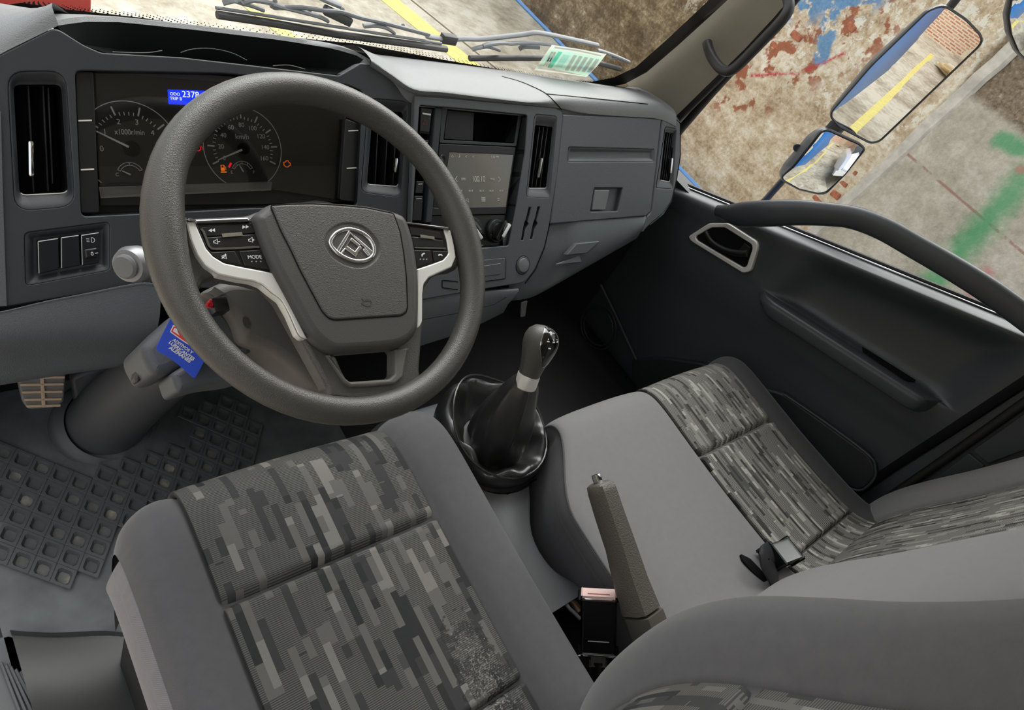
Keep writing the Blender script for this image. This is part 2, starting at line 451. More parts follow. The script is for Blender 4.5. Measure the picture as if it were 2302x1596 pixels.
# ------------------------------------------------------------------ the yard outside
def wall_mat():
    t = NT('weathered_yard_wall'); g = t.n('NewGeometry'); pos = g.outputs['Position']
    sp = t.n('SeparateXYZ'); t.k(pos, sp.inputs[0]); y, z = sp.outputs[1], sp.outputs[2]
    wob = t.noise(pos, 9, 5, .65); fine = t.noise(pos, 38, 6, .7); big = t.noise(pos, 2.2, 4)
    def sm(x, a, b):
        n = t.n('MapRange', interpolation_type='SMOOTHSTEP'); t.set(n.inputs[0], x); n.inputs[1].default_value = a; n.inputs[2].default_value = b; return n.outputs[0]
    def seg(y0, z0, y1, z1, wd, soft, amp=.12):
        dy, dz = y1 - y0, z1 - z0; l2 = dy * dy + dz * dz
        py, pz = t.math('SUBTRACT', y, y0), t.math('SUBTRACT', z, z0)
        tt = t.math('DIVIDE', t.math('ADD', t.math('MULTIPLY', py, dy), t.math('MULTIPLY', pz, dz)), l2)
        tt = t.math('MINIMUM', t.math('MAXIMUM', tt, 0), 1)
        ey = t.math('SUBTRACT', py, t.math('MULTIPLY', tt, dy)); ez = t.math('SUBTRACT', pz, t.math('MULTIPLY', tt, dz))
        d = t.math('SQRT', t.math('ADD', t.math('MULTIPLY', ey, ey), t.math('MULTIPLY', ez, ez)))
        d = t.math('ADD', d, t.math('MULTIPLY', t.math('SUBTRACT', wob, .5), amp))
        return sm(d, wd + soft, wd - soft)
    mid_n = t.noise(pos, 3.4, 6, .7); st_ = t.n('Mapping'); t.k(pos, st_.inputs[0]); st_.inputs['Rotation'].default_value = (.6, 0, 0); st_.inputs['Scale'].default_value = (1, 5, 26); streak = t.noise(st_.outputs[0], 1.0, 4, .65)
    mixn = t.math('ADD', t.math('ADD', t.math('MULTIPLY', fine, .28), t.math('MULTIPLY', wob, .27)), t.math('ADD', t.math('MULTIPLY', mid_n, .28), t.math('MULTIPLY', streak, .17)))
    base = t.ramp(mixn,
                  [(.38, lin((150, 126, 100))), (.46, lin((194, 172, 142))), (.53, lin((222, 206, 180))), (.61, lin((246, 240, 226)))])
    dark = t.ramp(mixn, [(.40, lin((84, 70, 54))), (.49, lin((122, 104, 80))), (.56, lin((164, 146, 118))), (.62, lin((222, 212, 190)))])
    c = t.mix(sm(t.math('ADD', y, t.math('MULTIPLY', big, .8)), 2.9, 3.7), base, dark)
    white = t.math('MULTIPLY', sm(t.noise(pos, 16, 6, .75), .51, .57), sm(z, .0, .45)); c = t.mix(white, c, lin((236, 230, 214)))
    brick = t.math('MULTIPLY', sm(t.noise(pos, 6.5, 4, .6), .52, .58), seg(2.65, .1, 2.2, .85, .34, .1)); c = t.mix(brick, c, t.mix(fine, lin((138, 78, 56)), lin((190, 128, 98))))
    blue = t.math('MULTIPLY', sm(t.noise(pos, 5.5, 5, .62), .42, .47), t.math('MAXIMUM', seg(2.62, .66, 2.24, .95, .12, .05), seg(2.36, .75, 2.22, .5, .06, .02)))
    c = t.mix(blue, c, t.mix(fine, lin((64, 120, 178)), lin((150, 186, 214))))
    pk = t.math('MULTIPLY', t.math('MAXIMUM', seg(2.56, .12, 2.28, .33, .012, .012, .05), seg(2.26, .36, 2.1, .6, .012, .012, .05)), sm(fine, .4, .55)); c = t.mix(pk, c, lin((205, 70, 84)))
    # smooth rendered bay nearer the cab
    con = t.ramp(t.math('MULTIPLY_ADD', mid_n, .4, t.math('ADD', t.math('MULTIPLY', wob, .35), t.math('MULTIPLY', fine, .25))), [(.34, lin((152, 144, 128))), (.5, lin((192, 184, 168))), (.66, lin((226, 220, 206)))])
    con2 = t.ramp(fine, [(.35, lin((104, 90, 74))), (.6, lin((154, 138, 116))), (.75, lin((206, 196, 178)))])
    con = t.mix(sm(t.math('ADD', z, t.math('MULTIPLY', wob, .08)), .86, .93), con, con2)
    ln = t.math('MULTIPLY', sm(t.math('ABSOLUTE', t.math('SUBTRACT', z, .395)), .012, .004), sm(wob, .42, .5)); con = t.mix(t.math('MULTIPLY', ln, .6), con, lin((150, 84, 70)))
    c = t.mix(sm(t.math('ADD', y, t.math('MULTIPLY', t.math('SUBTRACT', wob, .5), .05)), 1.40, 1.36), c, con)
    gr = t.math('MULTIPLY', t.math('MAXIMUM', seg(.95, .77, .84, .79, .05, .03, .1), seg(.70, .70, .57, -.15, .07, .075, .14)), .78)
    c = t.mix(gr, c, lin((70, 164, 108)))
    pk2 = t.math('MULTIPLY', t.math('MAXIMUM', seg(.76, .71, .73, .72, .015, .02), seg(.42, .2, .38, .0, .02, .03)), .5); c = t.mix(pk2, c, lin((214, 110, 120)))
    t.k(c, t.b.inputs['Base Color']); t.b.inputs['Roughness'].default_value = .9; t.b.inputs['Specular IOR Level'].default_value = .2
    t.bump(t.math('MULTIPLY_ADD', fine, .6, wob), .5, .02); return t.m
WX = 4.63; GZ = -.75
rows = []
ys = [-3.0 + i * .5 for i in range(7)] + [.2 + i * .035 for i in range(120)] + [4.5 + i * .5 for i in range(22)]
zs = [GZ - .05 + i * .05 for i in range(56)]
for z in zs:
    r = []
    for y in ys:
        rough = max(0, min(1, (y - 1.38) / .05)) * max(0, min(1, (z + .3) / .5))
        n1 = noise.fractal(Vector((y * 4, z * 4, 1.3)), 1.0, 2.1, 5)
        dx = rough * (.03 * n1 + .012 * noise.noise(Vector((y * 22, z * 22, 4)))) - (.02 if y < 1.38 else 0)
        if y < 1.38 and z > .86: dx += .02 + .01 * noise.noise(Vector((y * 30, z * 30, 0)))
        r.append(Vector((WX + dx, y, z)))
    rows.append(r)
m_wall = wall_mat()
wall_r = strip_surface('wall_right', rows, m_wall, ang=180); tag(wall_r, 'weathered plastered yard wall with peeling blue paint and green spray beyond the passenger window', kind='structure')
# the whitish vertical corner strip where the smooth bay begins
q = [(-.8, 0)] ; vs = []
st = []
for i in range(30):
    z = GZ + i * .1; yy = 1.425 - (z + .75) * .06
    j = .012 * noise.noise(Vector((z * 6, 0, 2)))
    st.append([Vector((WX - .012, yy - .06 + j, z)), Vector((WX - .04, yy - .04 + j, z)), Vector((WX - .04, yy + .02 + j, z)), Vector((WX + .01, yy + .04 + j, z))])
m_strip = P_('whitish_render', (186, 180, 170), .9, var=.2)
strip_surface('corner_strip', st, m_strip, wall_r)
# bricks laid bare where the plaster fell away
m_brick = P_('bare_brick', (150, 92, 68), .9, var=.4)
bm_ = box_geo((0, 0, 0), (.03, 0, 0), (0, .095, 0), (0, 0, .03), .012, 2)
spots = [(1.50, .10), (1.49, .0), (1.47, -.09), (1.58, -.13), (1.54, -.2), (2.50, .27), (2.41, .34), (2.56, .37), (2.62, .46), (2.47, .50), (2.18, .74), (2.42, .80), (2.64, .16)]
bmesh0 = None
for i, (y, z) in enumerate(spots):
    if bmesh0 is None:
        o = mk('brick', [v + Vector((WX + .0, y, z)) for v in bm_.v], bm_.f, m_brick, wall_r); 
        bmesh0 = o.data; bmesh0.transform(Matrix.Translation(WORLD[wall_r] - Vector((WX, y, z)))); o.location = Vector((WX + .012, y, z)) - WORLD[wall_r]
    else:
        o = link('brick', bmesh0, wall_r); o.location = Vector((WX + .008 + random.random() * .012, y, z)) - WORLD[wall_r]
    o.rotation_euler = (random.uniform(-.12, .12), 0, random.uniform(-.1, .1)); s = random.uniform(.3, .5); o.scale = (.55, s, random.uniform(.5, .8))

def ground_mat():
    t = NT('yard_concrete'); pos = t.n('NewGeometry').outputs['Position']
    a = t.noise(pos, 1.1, 6, .65); b = t.noise(pos, 9, 5, .7)
    c = t.ramp(t.math('MULTIPLY_ADD', b, .4, t.math('MULTIPLY', a, .6)), [(.36, lin((138, 128, 110))), (.47, lin((178, 169, 150))), (.56, lin((206, 200, 184)))])
    t.k(c, t.b.inputs['Base Color']); t.b.inputs['Roughness'].default_value = .85; t.bump(b, .3, .004); return t.m
gr = abox('ground', (-9, -24, GZ - .2), (WX + .05, 22, GZ), ground_mat(), bev=0); tag(gr, 'pale worn concrete yard seen through the windscreen', kind='structure')
def ground_line(p, q, wd, name='painted_line', mat=m_yellow):
    p, q = Vector(p + (GZ,)), Vector(q + (GZ,)); d = (q - p).normalized(); s = Vector((-d.y, d.x, 0)) * wd / 2
    return box(name, (p + q) / 2 + Vector((0, 0, .001)), (q - p) / 2, s, (0, 0, .003), mat, gr, bev=0)
ground_line((1.73, 7.9), (3.3, 3.26), .2); ground_line((.3, 7.5), (2.2, 2.55), .11)
ground_line((1.66, 1.2), (1.66, -14), .11)
j = ground_line((1.95, 8), (3.55, 3.3), .015, 'slab_joint', P_('joint_dirt', (120, 105, 85), .9))
hp = [(WX - .075 - .02 * math.sin(y * 1.3), y, GZ + .015) for y in [-1 + .5 * i for i in range(34)]]
tag(tube('hose', hp, .015, m_hose, n=8), 'thin blue hose lying on the ground along the foot of the wall', 'hose')
tag(abox('kerb_block', (-.5, 3.75, GZ), (.60, 4.5, GZ + .12), m_redpaint, bev=.02), 'red painted block on the yard ground beyond the windscreen, at the top left', 'block')
wl = abox('wall_light_block', (-5.7, -16, GZ), (-5.5, 10, 3.5), P_('light_block_plain', (120, 112, 100), .9, var=.2), bev=0); tag(wl, 'plain wall added out of view on the driver side to cut light from the left', kind='structure')  # unseen wall added to cut light from the open door side
# things behind the truck that only the outside mirrors show
bw = None
def brickm():
    t = NT('old_brickwork'); pos = t.n('NewGeometry').outputs['Position']; s = t.n('SeparateXYZ'); t.k(pos, s.inputs[0])
    cb = t.n('CombineXYZ'); t.k(t.math('ADD', s.outputs[1], s.outputs[0]), cb.inputs[0]); t.k(s.outputs[2], cb.inputs[1])
    br = t.n('TexBrick', Scale=1.0); t.k(cb.outputs[0], br.inputs['Vector']); br.inputs['Brick Width'].default_value = .19; br.inputs['Row Height'].default_value = .058; br.inputs['Mortar Size'].default_value = .014
    br.inputs['Color1'].default_value = lin((186, 122, 92)); br.inputs['Color2'].default_value = lin((214, 168, 138)); br.inputs['Mortar'].default_value = lin((226, 214, 196))
    t.k(br.outputs['Color'], t.b.inputs['Base Color']); t.b.inputs['Roughness'].default_value = .9; t.bump(br.outputs['Fac'], -.6, .01); return t.m
m_oldbrick = brickm(); bw = abox('wall_back', (-6, -16.2, GZ), (WX + .2, -16, 5), m_oldbrick, bev=0); tag(bw, 'old brick wall far behind the truck, reflected in the passenger mirror', kind='structure')
w2 = abox('wall_rear_side', (WX, -16, GZ), (WX + .25, -3.0, 4.5), m_oldbrick, bev=0); w2.name = 'wall_brick'; tag(w2, 'old red brick stretch of the yard wall reflected in the mirror', kind='structure')
cb_ = thing('cargo_box', 'blue cargo body of the truck reflected along the inner edge of the mirror', 'truck body', (.45, -3, 0))
abox('box_body', (-.55, -5.6, -.05), (1.46, -.75, 1.7), m_truckblue, cb_, .02); abox('tool_locker', (1.46, -5.5, 1.15), (1.72, -5.1, 1.45), m_wiper, cb_, .01); abox('red_lamp', (1.46, -5.5, 1.46), (1.72, -5.1, 1.56), m_redpaint, cb_, .02); abox('chassis_rail', (-.3, -5.4, -.4), (1.2, -.8, -.08), m_black, cb_, .01)
for i in range(5):
    z = GZ + .05 + .06 * i
    tag(box('plank', (2.25 + .1 * i, -12.6 + .2 * i, z), (.3 + .05 * i, .35 - .1 * i, .0), (-.06, .06, 0), (0, 0, .02), m_wood if i % 2 else m_board, bev=.004), ['lowest', 'second', 'third', 'fourth', 'topmost'][i] + ' timber plank of the heap by the far brick wall, seen in the mirror', 'plank', 'timber planks behind the truck')
lean = box('board', (2.7, -14.5, .15), (.45, 0, 0), (0, .25, .75), (0, .02, -.007), m_board, bev=.004); tag(lean, 'cream board leaning on the far brick wall, seen in the mirror', 'board')
car = thing('car', 'white car parked by the wall, seen only in the small mirror', 'car', (3.4, -4.6, GZ))
def carbody():
    prof = [(-2.0, .35, .62), (-1.9, .3, .85), (-1.2, .28, .95), (-.6, .28, 1.0), (0, .28, 1.0), (.9, .28, 1.0), (1.7, .3, .95), (2.0, .38, .75)]
    R_ = []
    for y, z0, z1 in prof:
        R_.append([Vector((3.4 + a, -4.6 - y * -1, GZ + b)) for a, b in ((-.72, z0), (-.8, z0 + .12), (-.78, z1 - .12), (-.66, z1), (.66, z1), (.78, z1 - .12), (.8, z0 + .12), (.72, z0))])
    loft_geo(R_).build('body', m_carwhite, car)
    R_ = []
    for y, z1, s in ((-1.75, .95, .7), (-.9, 1.42, .58), (.2, 1.46, .58), (1.0, .98, .68)):
        R_.append([Vector((3.4 + a * s, -4.6 + y, GZ + b)) for a, b in ((-1, .93), (-.97, z1 - .06 if z1 > 1 else z1), (-.85, z1), (.85, z1), (.97, z1 - .06 if z1 > 1 else z1), (1, .93))])
    loft_geo(R_).build('cabin_glass', P_('car_glass', (40, 46, 50), .08), car)
    for sx in (-1, 1):
        for y in (-1.25, 1.25): lathe('wheel', (3.4 + sx * .68, -4.6 + y, GZ + .31), (sx, 0, 0), [(.05, -.09), (.3, -.09), (.31, 0), (.3, .09), (.2, .1), (.19, .07), (.02, .09)], m_tyre, car, 20)
        box('headlamp', (3.4 + sx * .55, -2.66, GZ + .72), (.14, 0, 0), (0, .06, 0), (0, 0, .06), P_('lamp_glass', (190, 195, 200), .1), car, .02)
    box('grille', (3.4, -2.62, GZ + .5), (.4, 0, 0), (0, .03, 0), (0, 0, .08), m_black, car, .01)
carbody()

# ------------------------------------------------------------------ the cab shell
def S(o, label=None): return tag(o, label, kind='structure')
S(abox('floor', (-.40, -.55, -.06), (1.36, 1.12, 0), P_('cab_floor_dark', (26, 27, 28), .6), bev=0))
S(abox('ceiling', (-.5, -.6, 1.72), (1.42, .83, 1.78), m_headliner, bev=.01))
S(abox('wall_rear', (-.5, -.62, -.06), (1.42, -.56, 1.78), m_headliner, bev=0))
S(abox('wall_front', (-.45, 1.12, -.06), (1.36, 1.15, .58), m_doord, bev=0), 'dark firewall in front of the footwells')
S(abox('wall_right_kick', (1.30, .80, 0), (1.36, 1.12, .60), m_doord, bev=0)).name = 'trim_1'
S(abox('wall_left_kick', (-.42, .84, 0), (-.385, 1.12, .66), m_doord, bev=0)).name = 'trim_2'
S(abox('header', (-.5, .74, 1.63), (1.42, .86, 1.76), m_headliner, bev=.01)).name = 'trim_3'
S(abox('pillar_rear', (1.305, -.56, -.06), (1.38, -.084, 1.74), m_door, bev=.01)).name = 'trim_4'
S(abox('pillar_left', (-.46, -.56, 0), (-.42, -.40, 1.74), m_door, bev=.01)).name = 'trim_5'
tag(bpy.data.objects['trim_4'], 'dark pillar trim behind the passenger door')
# windscreen: glass, black border, ceramic dots
def ws(x, z, off=0):
    xx = (x - .45) / .82; bow = .05 * max(0, abs(xx)) ** 4
    return Vector((x, 1.124 - .37 * (z - .757) - bow + off * .94, z + off * .35))
gx = [-.46 + i * (1.66 / 24) for i in range(25)]
def basez(x): return .735 + .05 * max(0, (abs(x - .45) - .55) / .3) ** 2
rows = [[ws(x, basez(x) + (1.62 - basez(x)) * k / 12) for x in gx] for k in range(13)]
win = strip_surface('window_1', rows, m_glass, ang=180); S(win, 'clear windscreen glass over the dashboard')
PW = Plane((.4, 1.124, .757), (0, -1, -.37))
frit = [(30, 3), (130, 18), (300, 38), (450, 62), (677, 90), (800, 108), (900, 124), (1000, 140), (1120, 158), (1200, 171), (1290, 183), (1335, 185), (1385, 175), (1432, 150), (1500, 90), (1560, 34), (1600, -4), (1640, -42)]
def pwp(p, off=0):
    d = ray(p); n = Vector((0, -1, -.37)); x = .4
    for _ in range(12):
        xx = (x - .45) / .82; o_ = Vector((x, 1.124 - .05 * max(0, abs(xx)) ** 4, .757)); t = (o_ - CAM).dot(n) / d.dot(n); x = (CAM + d * t).x
    q = CAM + d * t; return ws(q.x, q.z, off)
fr = [pwp(p, -.004) for p in frit]; ctr = pwp((900, -100))
vs = []
for p in fr:
    d = (ctr - p).normalized(); vs += [p, p - d * .05, p + d * (.010 if p.x < .35 or p.z > .80 else .017)]
mk('frit_border', vs, [(3 * i + a, 3 * i + b, 3 * i + 3 + b, 3 * i + 3 + a) for i in range(len(fr) - 1) for a, b in ((0, 1), (2, 0))], m_frit, win)
mb = MB(); cf = catmull([pwp(p, -.0045) for p in frit[:13]], 26)
for i, p in enumerate(cf[::2]):
    for k in range(3):
        d = (ctr - p).normalized(); q = p + d * ((.013 if p.x < .35 else .020) + .006 * k + (.003 if i % 2 else 0)); s = .0019 - .0004 * k
        mb.add([q + Vector((s, 0, 0)), q + Vector((0, -.37 * s, s)), q - Vector((s, 0, 0)), q - Vector((0, -.37 * s, s))], [(0, 1, 2, 3)])
tag(mb.build('frit_dot', m_frit, win, smooth=False), kind='stuff')
# beige pillar trim beside the windscreen
inner = [(1640, -42), (1600, -2), (1560, 36), (1500, 92), (1440, 148), (1412, 172), (1404, 182)]
outer = [(1800, -42), (1772, 0), (1738, 40), (1672, 112), (1590, 192), (1535, 246), (1500, 280)]
rows = []
pairs = [(onx(1.205, a), onx(1.275, b)) for a, b in zip(inner, outer)]
A0, B0 = pairs[0]; A1, B1 = pairs[2]
for zt in (1.66, 1.4):   # carry the trim on up to the roof
    pairs.insert(0 if zt == 1.66 else 1, (A0 + (A0 - A1) * ((zt - A0.z) / (A0.z - A1.z)), B0 + (B0 - B1) * ((zt - B0.z) / (B0.z - B1.z))))
for A, B in pairs:
    nn = Vector((-.85, -.5, 0)); r = [A + Vector((.004, .006, 0)), A]
    for t in (.2, .45, .7, .9): r.append(A.lerp(B, t) + nn * .010 * math.sin(math.pi * t))
    r += [B, B + Vector((.03, .01, 0))]; rows.append(r)
S(strip_surface('trim_6', rows, m_beige), 'beige windscreen pillar trim on the passenger side')

# ------------------------------------------------------------------ dashboard
PF = Plane((0, .87, .70), (0, -.79, .613))
dash = thing('dashboard', 'charcoal plastic dashboard running across the whole cab under the windscreen', 'dashboard', (.45, 1.05, .45))
def pf(p, off=0): return PF.at(p, off)
# driver's fascia with openings
fas = rd('1', (-70, 320), (0, 272), (265, 140), (300, 150), (420, 225), (505, 262), (900, 284), (1300, 330), (1690, 376), (1735, 350), (1800, 312)) + rd('P', (836, 146), (931, 209), (914, 495), (905, 640), (700, 660), (316, 641), (20, 689), (-14, 690))
ventL_o = rd('A', (75, 95), (650, 90), (745, 1430), (150, 1480)); ventL_i = rd('A', (132, 222), (610, 222), (678, 1300), (195, 1325))
ventR_o = rd('2', (270, 465), (455, 480), (420, 930), (235, 905)); ventR_i = rd('2', (290, 515), (432, 530), (408, 880), (262, 870))
clus = rd('P', (169, 159), (500, 165), (778, 190), (815, 205), (803, 462), (560, 468), (183, 487))
swo = rd('D', (222, 175), (980, 78), (982, 505), (232, 645))
vLo, vRo = PF.L(ventL_o, 0, .02, 5), PF.L(ventR_o, 0, .014, 5)
clo = PF.L(clus, 0, .008, 4); so = PF.L(swo, 0, .006, 4)
plate('driver_fascia', PF, [PF.L(fas, 0, .004, 2), vLo, vRo, clo, so], .02, m_fascia, dash, bev=.002, back=False)
def vent(name, outer, inner, r_o, r_i, slats, tab, mat, depth=.011, d0=0):
    vi = PF.L(inner, d0 - depth, r_i, 5); vo = PF.L(outer, d0, r_o, 5)
    o = dish('vent', PF, vo, vi, d0, d0 - depth, mat, dash)
    well('vent_duct', PF, vi, d0 - depth, d0 - .06, m_matte, o)
    for a, b in slats:
        A, B = PF.at(a, d0 - depth - .004), PF.at(b, d0 - depth - .004); ax = (B - A) / 2
        box('slat', (A + B) / 2 - PF.n * .01, ax, PF.n * .011, PF.x * .0012, m_btn, o, bev=.0008, seg=1)
    if tab:
        a, b = tab; A, B = PF.at(a, d0 - depth + .004), PF.at(b, d0 - depth + .004)
        box('vent_tab', (A + B) / 2, (B - A) / 2, PF.n * .007, PF.x * .0035, m_chrome, o, bev=.003)
    # glossy highlight on the opening's lower lip, painted as a silver line
    u = sorted(vi, key=lambda q: q[1])[:8]; u.sort()
    stroke('lip_glint', PF, u, .0016, m_silver, o, off=d0 - depth + .0006)
    return o
vent('vent', ventL_o, ventL_i, .02, .008, [(rd('A', (280, 232))[0], rd('A', (335, 1300))[0]), (rd('A', (428, 232))[0], rd('A', (480, 1285))[0]), (rd('A', (480, 250))[0], rd('A', (525, 1210))[0])],
     (rd('A', (300, 780))[0], rd('A', (305, 1140))[0]), m_fascia)
vent('vent', ventR_o, ventR_i, .014, .007, [(rd('2', (318, 520))[0], rd('2', (300, 870))[0]), (rd('2', (365, 525))[0], rd('2', (345, 872))[0]), (rd('2', (405, 528))[0], rd('2', (385, 876))[0])],
     (rd('2', (395, 745))[0], rd('2', (388, 815))[0]), m_fascia)
# switch bank, left of the column
swi = PF.L(rd('D', (300, 225), (915, 148), (915, 450), (310, 560)), -.008, .002, 4)
o = dish('switch_recess', PF, PF.L(swo, 0, .006, 4), swi, 0, -.008, m_fascia, dash, floor=True)
for i, q in enumerate([[(338, 245), (523, 218), (534, 500), (347, 545)], [(546, 212), (708, 190), (724, 466), (548, 498)], [(726, 190), (890, 166), (893, 445), (736, 470)]]):
    sw = plate('switch', PF, PF.L(rd('D', *q), .004, .002, 3), .014, m_switch, dash, bev=.0015, off=.004)
    a, b = PF.L(rd('D', (q[0][0] + 4, q[0][1] + 6), (q[1][0] - 4, q[1][1] + 6)), .004); stroke('switch_edge', PF, [a, b], .0012, m_silver, sw, off=.0042)
    a, b = PF.L(rd('D', (q[0][0] + 3, q[0][1] + 10), (q[3][0] + 3, q[3][1] - 10)), .004); stroke('switch_edge', PF, [a, b], .0007, m_silver, sw, off=.0042)
    if i == 2:
        plate('thumb_wheel', PF, PF.L(rd('D', (752, 322), (870, 305), (878, 400), (760, 410)), .006, .002, 3), .006, m_btn, sw, bev=.003, off=.007)
        text('symbol', '0', PF, PF.uv(rd('D', (826, 362))[0], .007), .007, m_white, sw, off=.0075)
        a, b = PF.L(rd('D', (852, 356), (878, 352)), .007); stroke('symbol', PF, [a, b], .001, m_white, sw, off=.0076)
        c = PF.uv(rd('D', (820, 238))[0], .004); h = .0035
        stroke('symbol', PF, [(c[0] + h * 1.1 * math.cos(t), c[1] + h * math.sin(t)) for t in [math.pi * (-.5 + i / 8) for i in range(9)]], .0007, m_white, sw, off=.0043, closed=True)
        for k in (-1, 0, 1): stroke('symbol', PF, [(c[0] - .006, c[1] + k * .002 + .0005), (c[0] - .0025, c[1] + k * .002)], .0006, m_white, sw, off=.0043)
# left end cap and knee panel
def bent(name, rows, mat, parent, sm=0):
    return strip_surface(name, rows, mat, parent, sm)
le = [[pf(p, o) for p, o in zip(rd('P', a, b, c), (.006, .006, -.03))] for a, b, c in
      (((2, 250), (-30, 250), (-60, 250)), ((6, 420), (-30, 420), (-60, 420)), ((15, 688), (-30, 690), (-60, 690)))]
bent('end_cap', le, m_center, dash)
ktop = [pf(p, .004) for p in rd('D', (-60, 885), (65, 865), (400, 790), (800, 715), (1100, 655), (1300, 625), (1420, 640))]
kt2 = [pf(p, .012) for p in rd('D', (-60, 900), (60, 885), (400, 806), (800, 731), (1100, 672), (1300, 645), (1443, 665))]
kmid = [pf(p, .012) for p in rd('D', (-60, 1130), (70, 1120), (400, 1090), (800, 1065), (1100, 1055), (1280, 1040), (1415, 1010))]
klo = [pf(p, -.008) for p in rd('D', (-60, 1330), (60, 1330), (400, 1290), (800, 1260), (1050, 1240), (1170, 1230), (1250, 1195))]
kbot = [pf(p, -.03) for p in rd('D', (-60, 1545), (0, 1540), (300, 1490), (700, 1420), (900, 1390), (1030, 1370), (1085, 1345))]
kback = [p + Vector((0, .08, .01)) for p in kbot]
strip_surface('knee_panel', [ktop, kt2, kt2, kmid, klo, kbot, kback], m_knee, dash, sm=4)
kr = [kt2[-1], kmid[-1], klo[-1], kbot[-1]]
strip_surface('knee_panel_side', [kr, [p + Vector((.01, .07, .0)) for p in kr]], m_doord, dash)
# storage tray over the instruments: rear strip, cavity
tr_r = rd('1', (285, 128), (420, 108), (600, 110), (1000, 152), (1400, 200), (1660, 242), (1773, 275)) + rd('P', (833, 143))
front_px = rd('1', (265, 140), (300, 150), (420, 225), (505, 262), (900, 284), (1300, 330), (1690, 376), (1735, 350)) + rd('P', (833, 145))
fl = [pf(p, -.001) for p in front_px]
rear = []
for i, p in enumerate(tr_r):
    t = i / (len(tr_r) - 1); rear.append(onz(.797 - .025 * math.sin(math.pi * min(1, max(0, t))), p))
rear[0] = pf(tr_r[0], -.004); rear[-1] = pf(tr_r[-1], -.004)
# resample both to the same count
def resample(pts, n):
    d = [0]
    for a, b in zip(pts, pts[1:]): d.append(d[-1] + (b - a).length)
    out = []
    for k in range(n):
        s = d[-1] * k / (n - 1); j = 0
        while j < len(d) - 2 and d[j + 1] < s: j += 1
        out.append(pts[j].lerp(pts[j + 1], (s - d[j]) / max(1e-9, d[j + 1] - d[j])))
    return out
fl, rear = resample(fl, 24), resample(rear, 24)
low_f = [p + Vector((0, .02, -.045 * math.sin(math.pi * i / 23) ** .4)) for i, p in enumerate(fl)]
low_r = [p + Vector((0, .0, -.05 * math.sin(math.pi * i / 23) ** .4)) for i, p in enumerate(rear)]
strip_surface('storage_tray', [fl, low_f, low_r, rear], m_black, dash, ang=30)
# rear strip of the pad between the tray and the glass
def base_pt(x): return ws(x, basez(x), -.006)
strip_surface('tray_rear_strip', [rear, [p + Vector((0, .006, .004)) for p in rear], [p.lerp(base_pt(p.x + .02), .5) + Vector((0, 0, .006)) for p in rear], [base_pt(p.x + .03) for p in rear]], m_pad, dash, ang=60)
# thin wires lying in the tray
for q, lb in (([(900, 262), (960, 245), (1050, 242), (1150, 262), (1230, 300)], 'thin dark wire arching across the middle of the dashboard tray'), ([(560, 258), (640, 262), (740, 262), (808, 252)], 'thin grey wire end lying left in the dashboard tray'), ([(1360, 328), (1440, 325), (1520, 345)], 'thin pale wire end at the right of the dashboard tray')):
    tag(tube('cable', catmull([pf(p, -.012) for p in rd('1', *q)], 5), .0007, m_dash if 'dark' in lb else m_colgrey, n=6), lb, 'cable', 'wire ends in the dashboard tray')
# left corner pad
cL = [[pf(p) for p in rd('1', (-80, 322), (0, 270), (130, 205), (292, 126))]]
cL.append([p + Vector((0, .03, .012)) for p in cL[0]])
cL.append([base_pt(x) + Vector((0, -.02, .012)) for x in (-.36, -.30, -.24, -.15)]); cL.append([base_pt(x) for x in (-.36, -.30, -.24, -.14)])
strip_surface('corner_pad', cL, m_pad, dash, sm=4)
# padded top from the tray to the passenger end
tp = [(833, 145), (880, 176), (930, 207), (1000, 214), (1100, 226), (1200, 236), (1262, 242), (1310, 252), (1400, 259), (1480, 265), (1520, 282)]
rows = []
for i, p in enumerate(tp):
    a = pf(p, .012 if i > 1 else .004); rnd = .010 + .02 * max(0, min(1, (p[0] - 1200) / 120))
    b = base_pt(min(1.23, a.x + .03)) + Vector((0, 0, .0))
    r = [a - PF.y * .022 - PF.n * .014, a - PF.y * .004 - PF.n * .006, a, a + Vector((0, rnd * .8, rnd * .75))]
    m = a.lerp(b, .38); r.append(m + Vector((0, 0, .019))); r.append(a.lerp(b, .75) + Vector((0, 0, .005))); r.append(b + Vector((0, 0, -.010)))
    rows.append(r)
strip_surface('top_pad', rows, m_pad, dash, sm=5)
from mathutils.bvhtree import BVHTree
def drape(o, pts, lift=.0006):
    off = WORLD[o]; me = o.data
    t = BVHTree.FromPolygons([v.co + off for v in me.vertices], [p.vertices[:] for p in me.polygons]); out = []
    for p in pts:
        d = ray(p).normalized(); h = t.ray_cast(CAM, d)
        if h[0]: out.append(h[0] - d * lift)
    return out
def dense(pts, n=6): return [tuple(v)[:2] for v in catmull([(a, b, 0) for a, b in pts], n)]
tpo = [o for o in bpy.data.objects if o.name.startswith('top_pad')][-1]
for q in ([(1128, 172), (1165, 182), (1200, 196), (1228, 211), (1250, 232), (1262, 246)], [(1228, 211), (1300, 218), (1380, 226), (1456, 234)]):
    tube('pad_seam', drape(tpo, dense(q)), .0011, m_matte, dash, n=6)
PBK = Plane((.7, .98, .3), (0, -1, .2))
plate('bracket', PBK, PBK.L([(1173, 681), (1186, 677), (1180, 716), (1171, 714)], 0, .002, 2), .004, m_white, dash, bev=.001)
